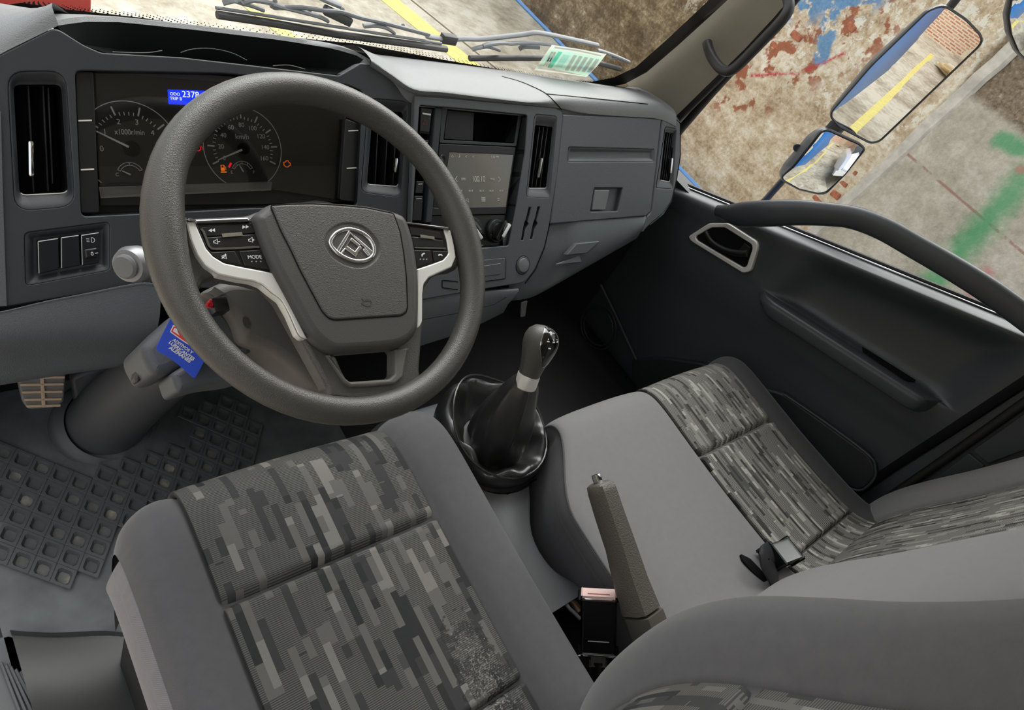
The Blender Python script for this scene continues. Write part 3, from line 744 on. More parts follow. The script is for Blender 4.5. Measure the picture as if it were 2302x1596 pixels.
# centre bezel
bz = rd('C', (42, 50), (600, 95), (1100, 140), (1150, 175), (1140, 300), (1105, 640), (1050, 1000), (1010, 1180), (940, 1350), (860, 1448), (500, 1505), (100, 1575), (-20, 1590), (10, 1000))
inn = rd('C', (78, 122), (450, 152), (884, 196), (866, 470), (838, 640), (800, 880), (742, 1172), (450, 1196), (10, 1225))
vc_o = rd('C', (940, 190), (1105, 205), (1050, 815), (875, 805)); vc_i = rd('C', (942, 268), (1072, 285), (1022, 742), (892, 742))
slotA = rd('C', (897, 884), (912, 886), (884, 990), (892, 1010), (868, 1050), (852, 1130), (837, 1130), (860, 1010), (878, 960)); slotB = rd('C', (963, 880), (978, 882), (950, 985), (960, 1005), (935, 1050), (920, 1122), (905, 1122), (927, 1010), (945, 955))
H0 = .010
innL = PF.L(inn, H0, .005, 4)
stroke('bezel_gap', PF, PF.L(rd('C', (1162, 190), (1150, 330), (1114, 650), (1058, 1010), (1018, 1185), (950, 1352), (872, 1456)), H0), .004, m_matte, dash, off=H0 - .003)
plate('centre_bezel', PF, [PF.L(bz, H0, [.002, 0.001, .012, .012, .002, .002, .002, .004, .02, .012, .002, .002, .002, .002], 4), innL, PF.L(vc_o, H0, .008, 5), PF.L(slotA, H0), PF.L(slotB, H0)], .03, m_center, dash, bev=.002, off=H0, back=False)
for s_ in (slotA, slotB): well('card_slot', PF, PF.L(s_, H0), H0 - .001, H0 - .03, m_matte, dash)
well('centre_well', PF, innL, H0 - .002, -.055, m_matte, dash)
vent('vent', vc_o, vc_i, .008, .004, [(rd('C', (975, 280))[0], rd('C', (915, 735))[0]), (rd('C', (1005, 282))[0], rd('C', (945, 737))[0]), (rd('C', (1035, 284))[0], rd('C', (975, 739))[0])],
     (rd('C', (980, 515))[0], rd('C', (955, 665))[0]), m_center, .010, H0)
# blank lid, round cap and hidden outline at the foot of the bezel
lid = rd('C', (480, 1285), (722, 1262), (720, 1418), (480, 1450))
plate('socket_lid', PF, PF.L(lid, H0 + .002, .004, 3), .004, m_center, dash, bev=.0012, off=H0 + .0022)
stroke('lid_seam', PF, PF.L(lid, H0, .004, 3), .0016, m_matte, dash, off=H0 + .0006, closed=True)
l2 = PF.L(rd('C', (490, 1330), (680, 1300), (680, 1385), (490, 1410)), H0, .003, 3); plate('lid_recess', PF, l2, .003, m_center, dash, bev=.0015, off=H0 + .0032)
stroke('panel_outline', PF, PF.L(rd('C', (360, 1500), (245, 1485), (245, 1430), (360, 1440)), H0, .002, 3), .0022, m_matte, dash, off=H0 + .0008)
cc = PF.uv(rd('C', (848, 1317))[0], H0)
lathe('socket_ring', PF.w(cc[0], cc[1], H0), PF.n, [(.0195, -.004), (.0195, .001), (.0175, .002), (.0165, 0)], m_center, dash, 36, False)
lathe('socket_cap', PF.w(cc[0], cc[1], H0), PF.n, [(.0162, -.003), (.0162, .002), (.0145, .005), (.008, .006), (.001, .0062)], m_console, dash, 36)
stroke('ring_gap', PF, [(cc[0] + .0205 * math.cos(t * math.pi / 18), cc[1] + .0205 * math.sin(t * math.pi / 18)) for t in range(36)], .0016, m_matte, dash, off=H0 + .0004, closed=True)
# switch column left of the radio
for q in ([(86, 135), (172, 150), (150, 340), (80, 332)], [(76, 372), (146, 385), (128, 480), (60, 470)], [(56, 690), (110, 690), (100, 780), (45, 780)], [(40, 800), (104, 800), (92, 985), (22, 985)]):
    s_ = plate('switch', PF, PF.L(rd('C', *q), -.002, .0015, 3), .02, m_black, dash, bev=.001, off=-.002)
    a, b = PF.L(rd('C', (q[0][0] + 12, q[0][1] + (48 if q[0][1] == 135 else 22)), (q[1][0] - 12, q[1][1] + (42 if q[0][1] == 135 else 20))), -.001)
    stroke('switch_edge', PF, [a, b], .0035 if q[0][1] < 600 else .0012, m_silver, s_, off=-.0008)
    if q[0][1] == 135:
        tri = PF.L(rd('C', (120, 228), (136, 264), (102, 262)), -.001); stroke('hazard_symbol', PF, tri, .0012, P_('hazard_red', (150, 50, 55), .5), s_, off=-.0012, closed=True)
        plate('button_gap', PF, PF.L(rd('C', (80, 312), (150, 320), (148, 338), (78, 330)), -.001), .002, m_matte, s_, bev=0, off=-.0012)
plate('divider', PF, PF.L(rd('C', (196, 135), (250, 140), (170, 1000), (125, 1000)), 0, .001), .02, m_fascia, dash, bev=.002, off=0)
# passenger side: glovebox face, lower box, end cap
gl = rd('2', (1188, 540), (1300, 545), (1480, 550), (1652, 562), (1628, 780), (1602, 1000), (1580, 1020), (1400, 1035), (1128, 1058), (1160, 800))
gro = rd('2', (1215, 696), (1618, 706), (1616, 762), (1212, 762)); gri = rd('2', (1228, 716), (1604, 722), (1604, 746), (1226, 748))
lat = rd('2', (1335, 888), (1470, 888), (1445, 996), (1318, 998))
G0 = .010
plate('glovebox_door', PF, [PF.L(gl, G0, .003, 3), PF.L(gro, G0, .004, 4), PF.L(lat, G0, .003, 3)], .02, m_glove, dash, bev=.003, off=G0, back=False)
dish('groove', PF, PF.L(gro, G0, .004, 4), PF.L(gri, G0, .003, 4), G0 - .0005, G0 - .006, m_glove, dash, floor=True)
lw = well('latch_recess', PF, PF.L(lat, G0, .003, 3), G0 - .001, G0 - .012, m_glove, dash)
plate('latch', PF, PF.L(rd('2', (1340, 897), (1410, 897), (1390, 992), (1326, 992)), G0, .003, 3), .01, m_console, lw, bev=.002, off=G0 - .001)
# lower glovebox: rolls under and sweeps forward towards the passenger end
cols = []
for (p1, p2, p3, p4) in (((1131, 500 + 2), (1130, 530), (1135, 600), (1150, 676)), ((1240, 504), (1245, 560), (1240, 610), (1195, 668)), ((1300, 499), (1295, 560), (1280, 600), (1250, 640)), ((1370, 494), (1360, 540), (1345, 575), (1320, 598)), ((1430, 489), (1420, 520), (1405, 545), (1385, 560)), ((1452, 487), (1448, 505), (1440, 522), (1425, 538))):
    e_ = -.012 if p1[0] < 1300 else 0
    a, b, c, d = pf(p1, .006 + e_), pf(p2, .012 + e_), pf(p3, .006 + e_), pf(p4, -.012 + e_)
    cols.append([a + Vector((0, .01, 0)), a, b, c, d, d + Vector((0, .05, -.005)), d + Vector((0, .16, .0))])
lg = strip_surface('lower_glovebox', cols, m_glove, dash, sm=4)
hp_ = rd('2', (1252, 1150), (1365, 1138), (1300, 1196), (1205, 1204))
plate('lower_handle', PF, PF.L(hp_, .02, .003, 3), .012, m_glove, lg, bev=.002, off=.020)
plate('handle_recess', PF, PF.L(rd('2', (1155, 1248), (1265, 1206), (1275, 1236)), .012, .002, 3), .004, m_console, lg, bev=.001, off=.0125)
# end cap with its vent
ec = rd('2', (1656, 555), (1700, 545), (1742, 580), (1742, 740), (1722, 860), (1700, 950), (1660, 1010), (1605, 1055), (1560, 1100), (1585, 1020), (1605, 1000), (1630, 780))
ve_o = rd('2', (1672, 600), (1722, 610), (1705, 890), (1628, 885)); ve_i = rd('2', (1670, 622), (1715, 630), (1690, 858), (1645, 850))
plate('end_panel', PF, [PF.L(ec, G0, .006, 3), PF.L(ve_o, G0, .006, 5)], .02, m_glove, dash, bev=.004, off=G0, back=False)
vent('vent', ve_o, ve_i, .006, .004, [(rd('2', (a, 628))[0], rd('2', (a - 28, 850))[0]) for a in (1680, 1690, 1700, 1708)], (rd('2', (1697, 745))[0], rd('2', (1690, 820))[0]), m_glove, .006, G0)
es = [pf(p, G0 - .003) for p in rd('2', (1690, 540), (1744, 580), (1744, 740), (1724, 860), (1702, 950), (1662, 1012), (1600, 1062))]
strip_surface('end_side', [es, [p + Vector((.02, .05, 0)) for p in es], [p + Vector((.02, .14, -.02)) for p in es]], m_glove, dash, ang=70)
# lower centre panel behind the wheel
lc = [[pf(p, o) for p in q] for q, o in ((rd('P', (880, 690), (955, 664), (1060, 655), (1160, 646)), .0), (rd('P', (880, 700), (955, 675), (1060, 664), (1166, 654)), .007), (rd('P', (870, 770), (950, 740), (1060, 715), (1142, 684)), -.004), (rd('P', (870, 800), (950, 775), (1030, 745), (1122, 700)), -.03))]
lc.append([p + Vector((0, .12, 0)) for p in lc[-1]])
strip_surface('lower_centre_panel', lc, m_glove, dash, sm=3)
stroke('panel_seam', PF, PF.L(rd('P', (930, 722), (1020, 706), (1110, 685), (1138, 668)), .008), .0012, m_matte, dash, off=.008)
# dark carcass closing the dash behind the panels
abox('carcass', (-.36, 1.0, .42), (1.24, 1.12, .70), m_matte, dash, bev=0)

# ------------------------------------------------------------------ instrument cluster
LD = -.030
ic = thing('instrument_cluster', 'instrument cluster with tachometer and speedometer behind the steering wheel', 'instrument cluster', (0, .92, .6))
well('cluster_housing', PF, clo, -.001, LD - .012, m_black, ic)
face = rd('P', (209, 160), (560, 168), (800, 200), (800, 452), (609, 458), (226, 462))
plate('dial_face', PF, PF.L(face, LD), .004, P_('dial_face_black', (38, 38, 37), .35), ic, bev=0, off=LD)
plate('lower_shelf', PF, PF.L(rd('P', (222, 420), (612, 408), (610, 428), (226, 446)), LD + .004), .004, P_('shelf_sheen', (150, 150, 146), .3, metal=.4), ic, bev=.001, off=LD + .004)  # shelf colour lightened to paint in the reflection along the lens foot
plate('upper_band', PF, PF.L(rd('P', (211, 160), (478, 183), (520, 186), (520, 172), (300, 160)), LD + .003), .003, P_('band_satin', (72, 72, 80), .35), ic, bev=.0005, off=LD + .003)
for q, tk in ((rd('A', (748, 85), (932, 90), (992, 1500), (802, 1505)), (rd('A', (782, 583), (915, 578)), rd('A', (806, 1072), (938, 1064)))),
              (rd('2', (162, 560), (245, 590), (215, 955), (135, 945)), (rd('2', (175, 618), (222, 616)), rd('2', (168, 795), (214, 792))))):
    s_ = plate('side_strip', PF, PF.L(q, -.008, .003, 3), .03, m_black, ic, bev=.0015, off=-.008)
    for a in tk: stroke('strip_mark', PF, PF.L(a, -.007), .0022, m_silver, s_, off=-.0075)
def gauge(cpx, R, a0, a1, big, minor, t0, t1, m0, ring0, ring1, labels, lr, ls, parent):
    cx, cy = PF.uv(cpx, LD)
    stroke('dial_ring', PF, arc(cx, cy, R, ring0, ring1, 60), .0014, m_white, parent, off=LD + .001)
    mb = MB()
    for i in range((len(labels) - 1) * minor + 1):
        a = math.radians(a0 + (a1 - a0) * i / ((len(labels) - 1) * minor)); bg = i % minor == 0
        r0, r1 = (t0, t1) if bg else (m0 - .035, m0 + .035)
        hw = .0011 if bg else .0006
        d = Vector((math.cos(a), math.sin(a))); n_ = Vector((-d.y, d.x)) * hw
        c4 = [d * R * r0 + n_, d * R * r0 - n_, d * R * r1 - n_, d * R * r1 + n_]
        mb.add([PF.w(cx + q.x, cy + q.y, LD + .0008) for q in c4], [(0, 1, 2, 3)])
    mb.build('dial_scale', m_white, parent, smooth=False)
    for i, s in enumerate(labels):
        a = math.radians(a0 + (a1 - a0) * i / (len(labels) - 1))
        if s: text('dial_numeral', s, PF, (cx + R * lr * math.cos(a), cy + R * lr * math.sin(a)), ls, m_white, parent, off=LD + .0008)
    return cx, cy
def needle(cx, cy, ang, r0, r1, wd, parent):
    d = Vector((math.cos(math.radians(ang)), math.sin(math.radians(ang)))); n_ = Vector((-d.y, d.x))
    q = [d * r0 + n_ * wd, d * r0 - n_ * wd, d * r1 - n_ * wd * .5, d * r1 + n_ * wd * .5]
    plate('needle', PF, [(cx + v.x, cy + v.y) for v in q], .001, m_white, parent, bev=.0003, off=LD + .006)
def dist(a, b, off=LD):
    a, b = PF.uv(a, off), PF.uv(b, off); return math.hypot(a[0] - b[0], a[1] - b[1])
spc = rd('B', (784, 925))[0]; SR = dist(rd('B', (322, 925))[0], rd('B', (1245, 925))[0]) / 2
cx, cy = gauge(spc, SR, 205, -25, 20, 4, .90, .73, .74, 244, -64, ['0', '20', '40', '60', '80', '100', '120', '140', '160'], .57, .0095, ic)
text('dial_unit', 'km/h', PF, PF.uv(rd('B', (765, 785))[0], LD), .011, m_white, ic, off=LD + .0008)
needle(cx, cy, 202, SR * .08, SR * .76, .0016, ic); lathe('needle_hub', PF.w(cx, cy, LD), PF.n, [(.009, 0), (.009, .003), (.006, .004), (.001, .004)], m_matte, ic, 24)
tcc = rd('A', (1310, 862))[0]; TR = dist(rd('A', (1290, 390))[0], tcc)
tx, ty = gauge(tcc, TR, 181, 36, 1, 5, .92, .73, .74, 141, 26, ['0', '1', '2', '3', '4'], .59, .0105, ic)
stroke('dial_ring', PF, arc(tx, ty, TR, 221, 226, 4), .0014, m_white, ic, off=LD + .001)
text('dial_unit', 'x1000r/min', PF, PF.uv(rd('A', (1292, 698))[0], LD), .0105, m_white, ic, off=LD + .0008, squeeze=.8)
needle(tx, ty, 152, TR * .08, TR * .78, .0016, ic); lathe('needle_hub', PF.w(tx, ty, LD), PF.n, [(.011, 0), (.011, .003), (.008, .004), (.001, .004)], m_matte, ic, 24)
for (c0, l, r, nd, seg_) in ((rd('A', (1303, 1125))[0], 'C', None, 152, 2), (rd('B', (775, 1215))[0], 'E', 'F', 118, 4)):
    gx_, gy_ = PF.uv(c0, LD); rr = SR * .285
    for k in (1, .78): stroke('small_gauge_arc', PF, arc(gx_, gy_, rr * k, 155, 25, 20), .0009, m_white, ic, off=LD + .0008)
    for k in range(seg_ + 1):
        a = math.radians(155 - 130 * k / seg_); stroke('small_gauge_mark', PF, [(gx_ + rr * q * math.cos(a), gy_ + rr * q * math.sin(a)) for q in (.78, 1)], .0009, m_white, ic, off=LD + .0008)
    text('dial_numeral', l, PF, (gx_ - rr * 1.0, gy_ + rr * .05), .0065, m_white, ic, off=LD + .0008)
    if r: text('dial_numeral', r, PF, (gx_ + rr * 1.0, gy_ + rr * .05), .0065, m_white, ic, off=LD + .0008)
    needle(gx_, gy_, nd, rr * .1, rr * .75, .0011, ic)
    a0, a1 = (35, 26) if seg_ == 2 else (154, 132)
    stroke('red_zone', PF, arc(gx_, gy_, rr * .89, a0, a1, 5), .0016, P_('red_zone', (170, 70, 66), .5), ic, off=LD + .0007)
# odometer
lcd = plate('odometer_screen', PF, PF.L(rd('P', (377, 201), (520, 206), (520, 240), (379, 234)), LD + .001, .001), .002, m_lcd, ic, bev=0, off=LD + .001)
text('odometer_text', '2378', PF, PF.uv((408, 212), LD), .0125, m_lcdtxt, lcd, off=LD + .0016, ax='LEFT')
text('odometer_text', 'ODO', PF, PF.uv((381, 211), LD), .006, m_lcdtxt, lcd, off=LD + .0016, ax='LEFT')
text('odometer_text', 'TRIP B', PF, PF.uv((381, 221), LD), .006, m_lcdtxt, lcd, off=LD + .0016, ax='LEFT')
# telltales
def icon(name, px, pts, mat, s=.006, wd=.001, closed=True):
    c = PF.uv(px, LD); stroke(name, PF, [(c[0] + a * s, c[1] + b * s) for a, b in pts], wd, mat, ic, off=LD + .001, closed=closed)
ring = [(math.cos(i * math.pi / 8), math.sin(i * math.pi / 8)) for i in range(16)]
b_ = rd('B', (235, 918))[0]; icon('brake_telltale', b_, ring, m_redlamp, .0042, .0014); icon('brake_telltale', b_, [(-1.3, .7), (-1.5, 0), (-1.3, -.7)], m_redlamp, .0045, .0008, False); icon('brake_telltale', b_, [(1.3, .7), (1.5, 0), (1.3, -.7)], m_redlamp, .0045, .0008, False); icon('brake_telltale', b_, [(0, .5), (0, -.5)], m_redlamp, .004, .0012, False)
b_ = rd('B', (785, 405))[0]; icon('oil_telltale', b_, [(-1, .4), (0, -.3), (.4, -.3), (1, .4), (.4, .1), (-.3, .1)], m_redlamp, .005, .0012)
b_ = rd('B', (1302, 1108))[0]; icon('engine_telltale', b_, [(-1, -.4), (-1, .5), (-.5, .5), (-.2, .9), (.5, .9), (.5, .5), (1, .3), (1, -.5), (.6, -.5), (.3, -.9), (-.4, -.9)], m_orange, .0055, .0012)
b_ = rd('B', (540, 1160))[0]; icon('fuel_telltale', b_, [(-.7, -.8), (-.7, 1), (.3, 1), (.3, -.8)], m_orange, .0045, .0016); icon('fuel_telltale', b_, [(-.2, .2), (-.2, -.9)], m_orange, .0045, .0036, False); icon('fuel_telltale', b_, [(-1, -1.3), (1, -1.3)], m_orange, .0045, .0022, False); icon('fuel_telltale', b_, [(.3, .6), (.85, .4), (.85, -.6)], m_orange, .0045, .0009, False)
b_ = rd('B', (622, 1125))[0]; icon('seat_telltale', b_, [(-.5, -.6), (.4, .7)], m_redlamp, .005, .0034, False)
plate('lens', PF, PF.L(rd('P', (215, 162), (560, 170), (778, 196), (772, 450), (600, 424), (227, 442)), -.018), .001, m_lens, ic, bev=0, off=-.018)

# ------------------------------------------------------------------ radio and heater controls
rad = thing('infotainment_unit', 'radio with grey touchscreen reading 100.10 in the centre of the dashboard', 'radio', (.6, .9, .6))
R0 = -.004
pk = rd('C', (285, 152), (818, 198), (786, 408), (256, 380))
plate('pocket_frame', PF, [PF.L(rd('C', (238, 138), (842, 192), (800, 430), (230, 404)), R0, .003, 3), PF.L(pk, R0, .002, 3)], .03, m_fascia, rad, bev=.0008, off=R0, back=False)
pw = well('open_pocket', PF, PF.L(pk, R0, .003, 3), R0 - .002, R0 - .05, P_('pocket_black', (9, 9, 10), .8, spec=.1), rad)
dv = [PF.at(p, R0 - .028) for p in rd('C', (262, 372), (286, 160), (484, 172), (474, 385))]
mk('pocket_reflection', dv + [p - PF.n * .004 for p in dv], [(0, 1, 2, 3), (0, 4, 5, 1), (1, 5, 6, 2), (2, 6, 7, 3), (3, 7, 4, 0), (4, 7, 6, 5)], m_fascia, pw, smooth=False)  # grey sheet standing in for a reflection across the pocket's left part
scr = rd('C', (300, 472), (780, 492), (724, 880), (240, 885))
plate('head_unit', PF, [PF.L(rd('C', (228, 410), (797, 436), (722, 936), (170, 945)), R0, .002, 3), PF.L(scr, R0, .001, 2)], .03, m_black, rad, bev=.001, off=R0, back=False)
sc = plate('touchscreen', PF, PF.L(scr, R0 - .001), .004, m_screen, rad, bev=0, off=R0 - .0008)
o_ = R0 - .0002
tilt = .0
text('screen_text', '100.10', PF, PF.uv(rd('C', (518, 675))[0], o_), .0165, m_scrtxt, sc, off=o_, squeeze=.8)
text('screen_text', 'FM1', PF, PF.uv(rd('C', (408, 675))[0], o_), .0075, m_scrtxt, sc, off=o_)
text('screen_text', 'MHz', PF, PF.uv(rd('C', (622, 675))[0], o_), .0065, m_scrtxt, sc, off=o_)
text('screen_text', '2:36 PM', PF, PF.uv(rd('C', (640, 510))[0], o_), .0065, m_scrtxt, sc, off=o_)
for x, s_ in ((380, '90.50'), (460, '98.10'), (540, '106.10'), (612, '106.00'), (688, '87.50')): text('screen_text', s_, PF, PF.uv(rd('C', (x, 762))[0], o_), .005, m_scrtxt, sc, off=o_)
def sym(pts, wd=.0009, closed=False): stroke('screen_symbol', PF, PF.L(rd('C', *pts), o_), wd, m_scrtxt, sc, off=o_, closed=closed)
sym([(358, 652), (345, 674), (360, 694)], .0014); sym([(665, 656), (681, 676), (666, 694)], .0014)
sym([(314, 508), (322, 494), (334, 508), (316, 510)], .0008, True); sym([(372, 490), (380, 500), (372, 510), (368, 512)], .0012)
sym([(432, 498), (420, 504), (430, 512)], .0009); sym([(484, 500), (472, 506), (482, 514)], .0009)
sym([(434, 818), (444, 828), (436, 840), (426, 832)], .0009, True); sym([(440, 838), (446, 848)], .0009)
for dx in (0, 15):
    for dy in (0, 16): sym([(543 + dx, 812 + dy), (553 + dx, 812 + dy), (552 + dx, 823 + dy), (542 + dx, 823 + dy)], .0015, True)
sym([(656, 820), (675, 818), (678, 832), (658, 836)], .001, True); sym([(667, 818), (667, 834)], .001)
kb = PF.uv(rd('C', (246, 520))[0], R0); lathe('power_button', PF.w(kb[0], kb[1], R0), PF.n, [(.0075, -.003), (.0075, .002), (.0062, .0035), (.003, .0035), (.001, .0025)], m_btn, rad, 24)
for y, x0, x1 in ((602, 218, 262), (890, 180, 222)): stroke('button_seam', PF, PF.L(rd('C', (x0, y), (x1, y + 3)), R0), .0009, m_grayprint, rad, off=R0 + .0004)
for q in ([(212, 615), (262, 618), (250, 700), (200, 700)], [(190, 800), (236, 800), (228, 880), (182, 880)]): plate('side_button', PF, PF.L(rd('C', *q), R0 + .001, .001), .003, m_btn, rad, bev=.0006, off=R0 + .0012)
hc = thing('heater_control', 'heater control panel with two round dials below the radio', 'heater control', (.6, .8, .5))
plate('control_face', PF, PF.L(rd('C', (165, 950), (720, 942), (700, 1172), (130, 1195)), R0 - .002, .002), .02, m_btn, hc, bev=.001, off=R0 - .002)
for c_, ang in (((645, 1060), 52), ((470, 1050), -50)):
    u, v = PF.uv(rd('C', c_)[0], R0)
    k = lathe('dial', PF.w(u, v, R0), PF.n, [(.0255, -.004), (.0255, .003), (.023, .0065), (.016, .007), (.015, .010), (.001, .011)], m_black, hc, 40)
    d = Vector((math.cos(math.radians(ang)), math.sin(math.radians(ang)))); a3 = PF.x * d.x + PF.y * d.y; b3 = PF.x * -d.y + PF.y * d.x
    box('dial_grip', PF.w(u, v, R0 + .013), a3 * .0215, b3 * .0065, PF.n * .011, m_gloss, k, bev=.004)
    box('dial_pointer', PF.w(u + d.x * (.008 if ang > 0 else -.0) - d.y * -.0058, v + d.y * (.008 if ang > 0 else 0) - .0045, R0 + .0225), a3 * .0165, b3 * .0036, PF.n * .0035, m_white, k, bev=.0015)
    for a in (200, 120, 60, 0, -40): text('dial_symbol', '•', PF, (u + .020 * math.cos(math.radians(a)), v + .020 * math.sin(math.radians(a))), .005, m_grayprint, k, off=R0 + .0072)
stroke('panel_mark', PF, PF.L(rd('C', (505, 1170), (555, 1168)), R0), .001, m_white, hc, off=R0 - .0012)

# ------------------------------------------------------------------ steering wheel
WC = Vector((0, .52824, .80452)); WN = Vector((.03704, -.46545, .8843))
WP = Plane(WC, WN)
wh = thing('steering_wheel', 'dark grained steering wheel with round chrome badge and silver spoke trims', 'steering wheel', WC - WN * .12)
def rr(i):
    a = 360 * i / 72; b = .0022 * math.exp(-((a - 100 + 180) % 360 - 180) ** 2 / 2500)
    for c0 in (4, 172): b += .0042 * math.exp(-((a - c0 + 180) % 360 - 180) ** 2 / 420)
    return .0168 + b
rim = []
for i in range(72):
    a = 2 * math.pi * i / 72; k = .2206 - rr(i) * .98; rim.append(WP.w(k * math.cos(a), k * math.sin(a), 0))
tube('rim', rim, [rr(i) for i in range(72)], m_wheel, wh, n=20, closed=True)
body = rd('7', (20, 120), (60, 150), (260, 142), (480, 132), (560, 100), (1480, 130), (1580, 178), (1760, 192), (1880, 205), (1930, 240), (1960, 420), (1930, 505), (1850, 515), (1760, 560), (1705, 640), (1695, 900), (1672, 1200), (1690, 1300), (1500, 1400), (1200, 1420), (1020, 1400), (1030, 1320), (860, 1010), (700, 720), (610, 625), (470, 585), (260, 555), (185, 575), (160, 640), (60, 660), (10, 500))
hole = rd('7', (1075, 1085), (1505, 1050), (1502, 1228), (1462, 1264), (1190, 1283), (1150, 1250))
B0 = -.006
plate('spoke_body', WP, [PF and WP.L(body, B0, [.003] * len(body), 3), WP.L(hole, B0, .003, 3)], .022, m_wheel, wh, bev=.006, off=B0)
tl_o = rd('E', (138, 385), (160, 500), (205, 660), (300, 885), (420, 1050), (610, 1175), (900, 1240), (1120, 1275), (1260, 1330), (1390, 1440)) + rd('G', (1560, 255), (1645, 405), (1735, 610), (1785, 655), (1835, 662))
tl_i = rd('G', (1640, 275), (1490, -5)) + rd('E', (1425, 1155), (1280, 1122), (960, 1062), (690, 1003), (530, 905), (430, 790), (365, 640), (300, 490), (262, 385))
plate('silver_trim', WP, WP.L(tl_o + tl_i, .003, .0015, 3), .014, m_silver, wh, bev=.0018, off=.003)
ed = WP.L(tl_o, .003); stroke('trim_edge', WP, [tuple(v) [:2] for v in catmull([(u, v, 0) for u, v in ed], 4)], .0016, m_chrome, wh, off=.0022)
tr_o = rd('F', (1690, 258), (1762, 285), (1800, 440), (1822, 590), (1775, 700), (1650, 755), (1520, 815), (1462, 890), (1448, 1000), (1446, 1310), (1420, 1365), (1385, 1385))
tr_i = rd('F', (1388, 1100), (1392, 740), (1382, 722), (1540, 670), (1680, 618), (1742, 540), (1722, 400), (1692, 300))
plate('silver_trim', WP, WP.L(tr_o + tr_i, .003, .0015, 3), .014, m_silver, wh, bev=.0018, off=.003)
# left button pod
pl = rd('E', (262, 388), (700, 372), (1095, 368), (1180, 560), (1300, 830), (1425, 1150), (1280, 1120), (960, 1060), (690, 1000), (530, 900), (430, 785), (365, 640), (300, 490))
lp = plate('button_pod', WP, WP.L(pl, .001, .001, 2), .012, m_gloss, wh, bev=.001, off=.001)
plate('pod_brow', WP, WP.L(rd('E', (140, 352), (600, 335), (1050, 315), (1098, 385), (700, 395), (275, 410), (240, 372)), .006, .001, 2), .008, m_chromed, lp, bev=.002, off=.006)
def wbtn(k, q, off=.0028, mat=m_btn, parent=lp, r=.0012): return plate('button', WP, WP.L(rd(k, *q), off, r, 3), .004, mat, parent, bev=.0008, off=off)
wbtn('E', [(345, 470), (700, 440), (1098, 400), (1165, 555), (980, 572), (640, 595), (395, 612)])
wbtn('E', [(398, 625), (640, 608), (980, 585), (1172, 572), (1228, 758), (800, 775), (520, 785), (450, 735)])
wbtn('E', [(480, 845), (850, 825), (955, 1035), (700, 985), (560, 915)]); wbtn('E', [(915, 825), (1268, 806), (1395, 1115), (1000, 1045)])
def wst(k, pts, wd, mat, off, parent=lp, closed=False, name='symbol'): stroke(name, WP, WP.L(rd(k, *pts), off), wd, mat, parent, off=off, closed=closed)
wst('E', [(345, 490), (385, 540), (425, 640), (462, 745), (500, 788), (560, 796), (850, 785), (1215, 766)], .0028, m_chromed, .0034, name='chrome_line')
wst('E', [(660, 596), (960, 570)], .0048, m_chrome, .0042, name='chrome_bar')
def wpoly(k, q, off=.0032, mat=m_white, parent=lp, name='symbol'): plate(name, WP, WP.L(rd(k, *q), off), .0006, mat, parent, bev=0, off=off)
for x, y, s in ((455, 520, 1), (1065, 465, -1)):
    for k in (0, 1): wpoly('E', [(x + s * 50 * k, y - s * 3 * k), (x + s * (50 + 48 * k * 1), y - 30 - s * 4 * k), (x + s * (52 + 50 * k), y + 24 - s * 4 * k)])
def speaker_icon(x, y): wst('E', [(x - 32, y - 12), (x - 10, y - 14), (x + 22, y - 46), (x + 34, y + 34), (x - 2, y + 16), (x - 26, y + 16)], .0009, m_white, .0032, closed=True)
speaker_icon(562, 690); wst('E', [(600, 688), (630, 684)], .0009, m_white, .0032)
speaker_icon(1085, 664); wst('E', [(1118, 660), (1142, 658)], .0009, m_white, .0032); wst('E', [(1128, 646), (1132, 674)], .0009, m_white, .0032)
speaker_icon(690, 912); wst('E', [(655, 940), (722, 880)], .0009, m_white, .0032)
def wang(k, a, b, off):
    a, b = WP.L(rd(k, a, b), off); return math.atan2(b[1] - a[1], b[0] - a[0])
text('button_text', 'MODE', WP, WP.uv(rd('E', (1148, 918))[0], .0032), 0.0056, m_white, lp, off=.0032, rot=wang('E', (1058, 918), (1235, 914), .0032))
for x in (1105, 1172, 1240): wpoly('E', [(x - 14, 975), (x + 10, 972), (x + 8, 990), (x - 8, 992)], mat=m_grayprint)
# right button pod
pr = rd('F', (1262, 192), (1480, 215), (1690, 258), (1722, 400), (1742, 540), (1680, 618), (1540, 668), (1380, 722), (1345, 480))
rp = plate('button_pod', WP, WP.L(pr, .001, .001, 2), .012, m_gloss, wh, bev=.001, off=.001)
plate('pod_brow', WP, WP.L(rd('F', (1265, 195), (1500, 218), (1745, 248), (1750, 285), (1690, 272), (1480, 238), (1280, 214)), .006, .001, 2), .008, m_chromed, rp, bev=.0016, off=.006)
for q in ([(1300, 250), (1460, 275), (1640, 310), (1672, 385), (1580, 372), (1415, 350), (1322, 345)], [(1326, 358), (1415, 365), (1580, 388), (1676, 400), (1690, 480), (1500, 478), (1352, 472)], [(1352, 508), (1535, 512), (1560, 640), (1385, 700)], [(1562, 520), (1735, 524), (1728, 570), (1680, 610), (1578, 638)]): wbtn('F', q, parent=rp)
wst('F', [(1420, 352), (1578, 374)], .0046, m_chrome, .0042, rp, name='chrome_bar'); wst('F', [(1355, 482), (1705, 490)], .0026, m_chromed, .0034, rp, name='chrome_line')
wst('F', [(1442, 580), (1440, 564), (1452, 552), (1470, 546)], .0022, m_white, .0034, rp); wst('F', [(1624, 572), (1634, 562), (1656, 562), (1668, 574)], .0022, m_white, .0034, rp)
for x in (1422, 1458, 1492): wpoly('F', [(x - 9, 606), (x + 8, 604), (x + 8, 618), (x - 8, 620)], mat=m_grayprint, parent=rp)
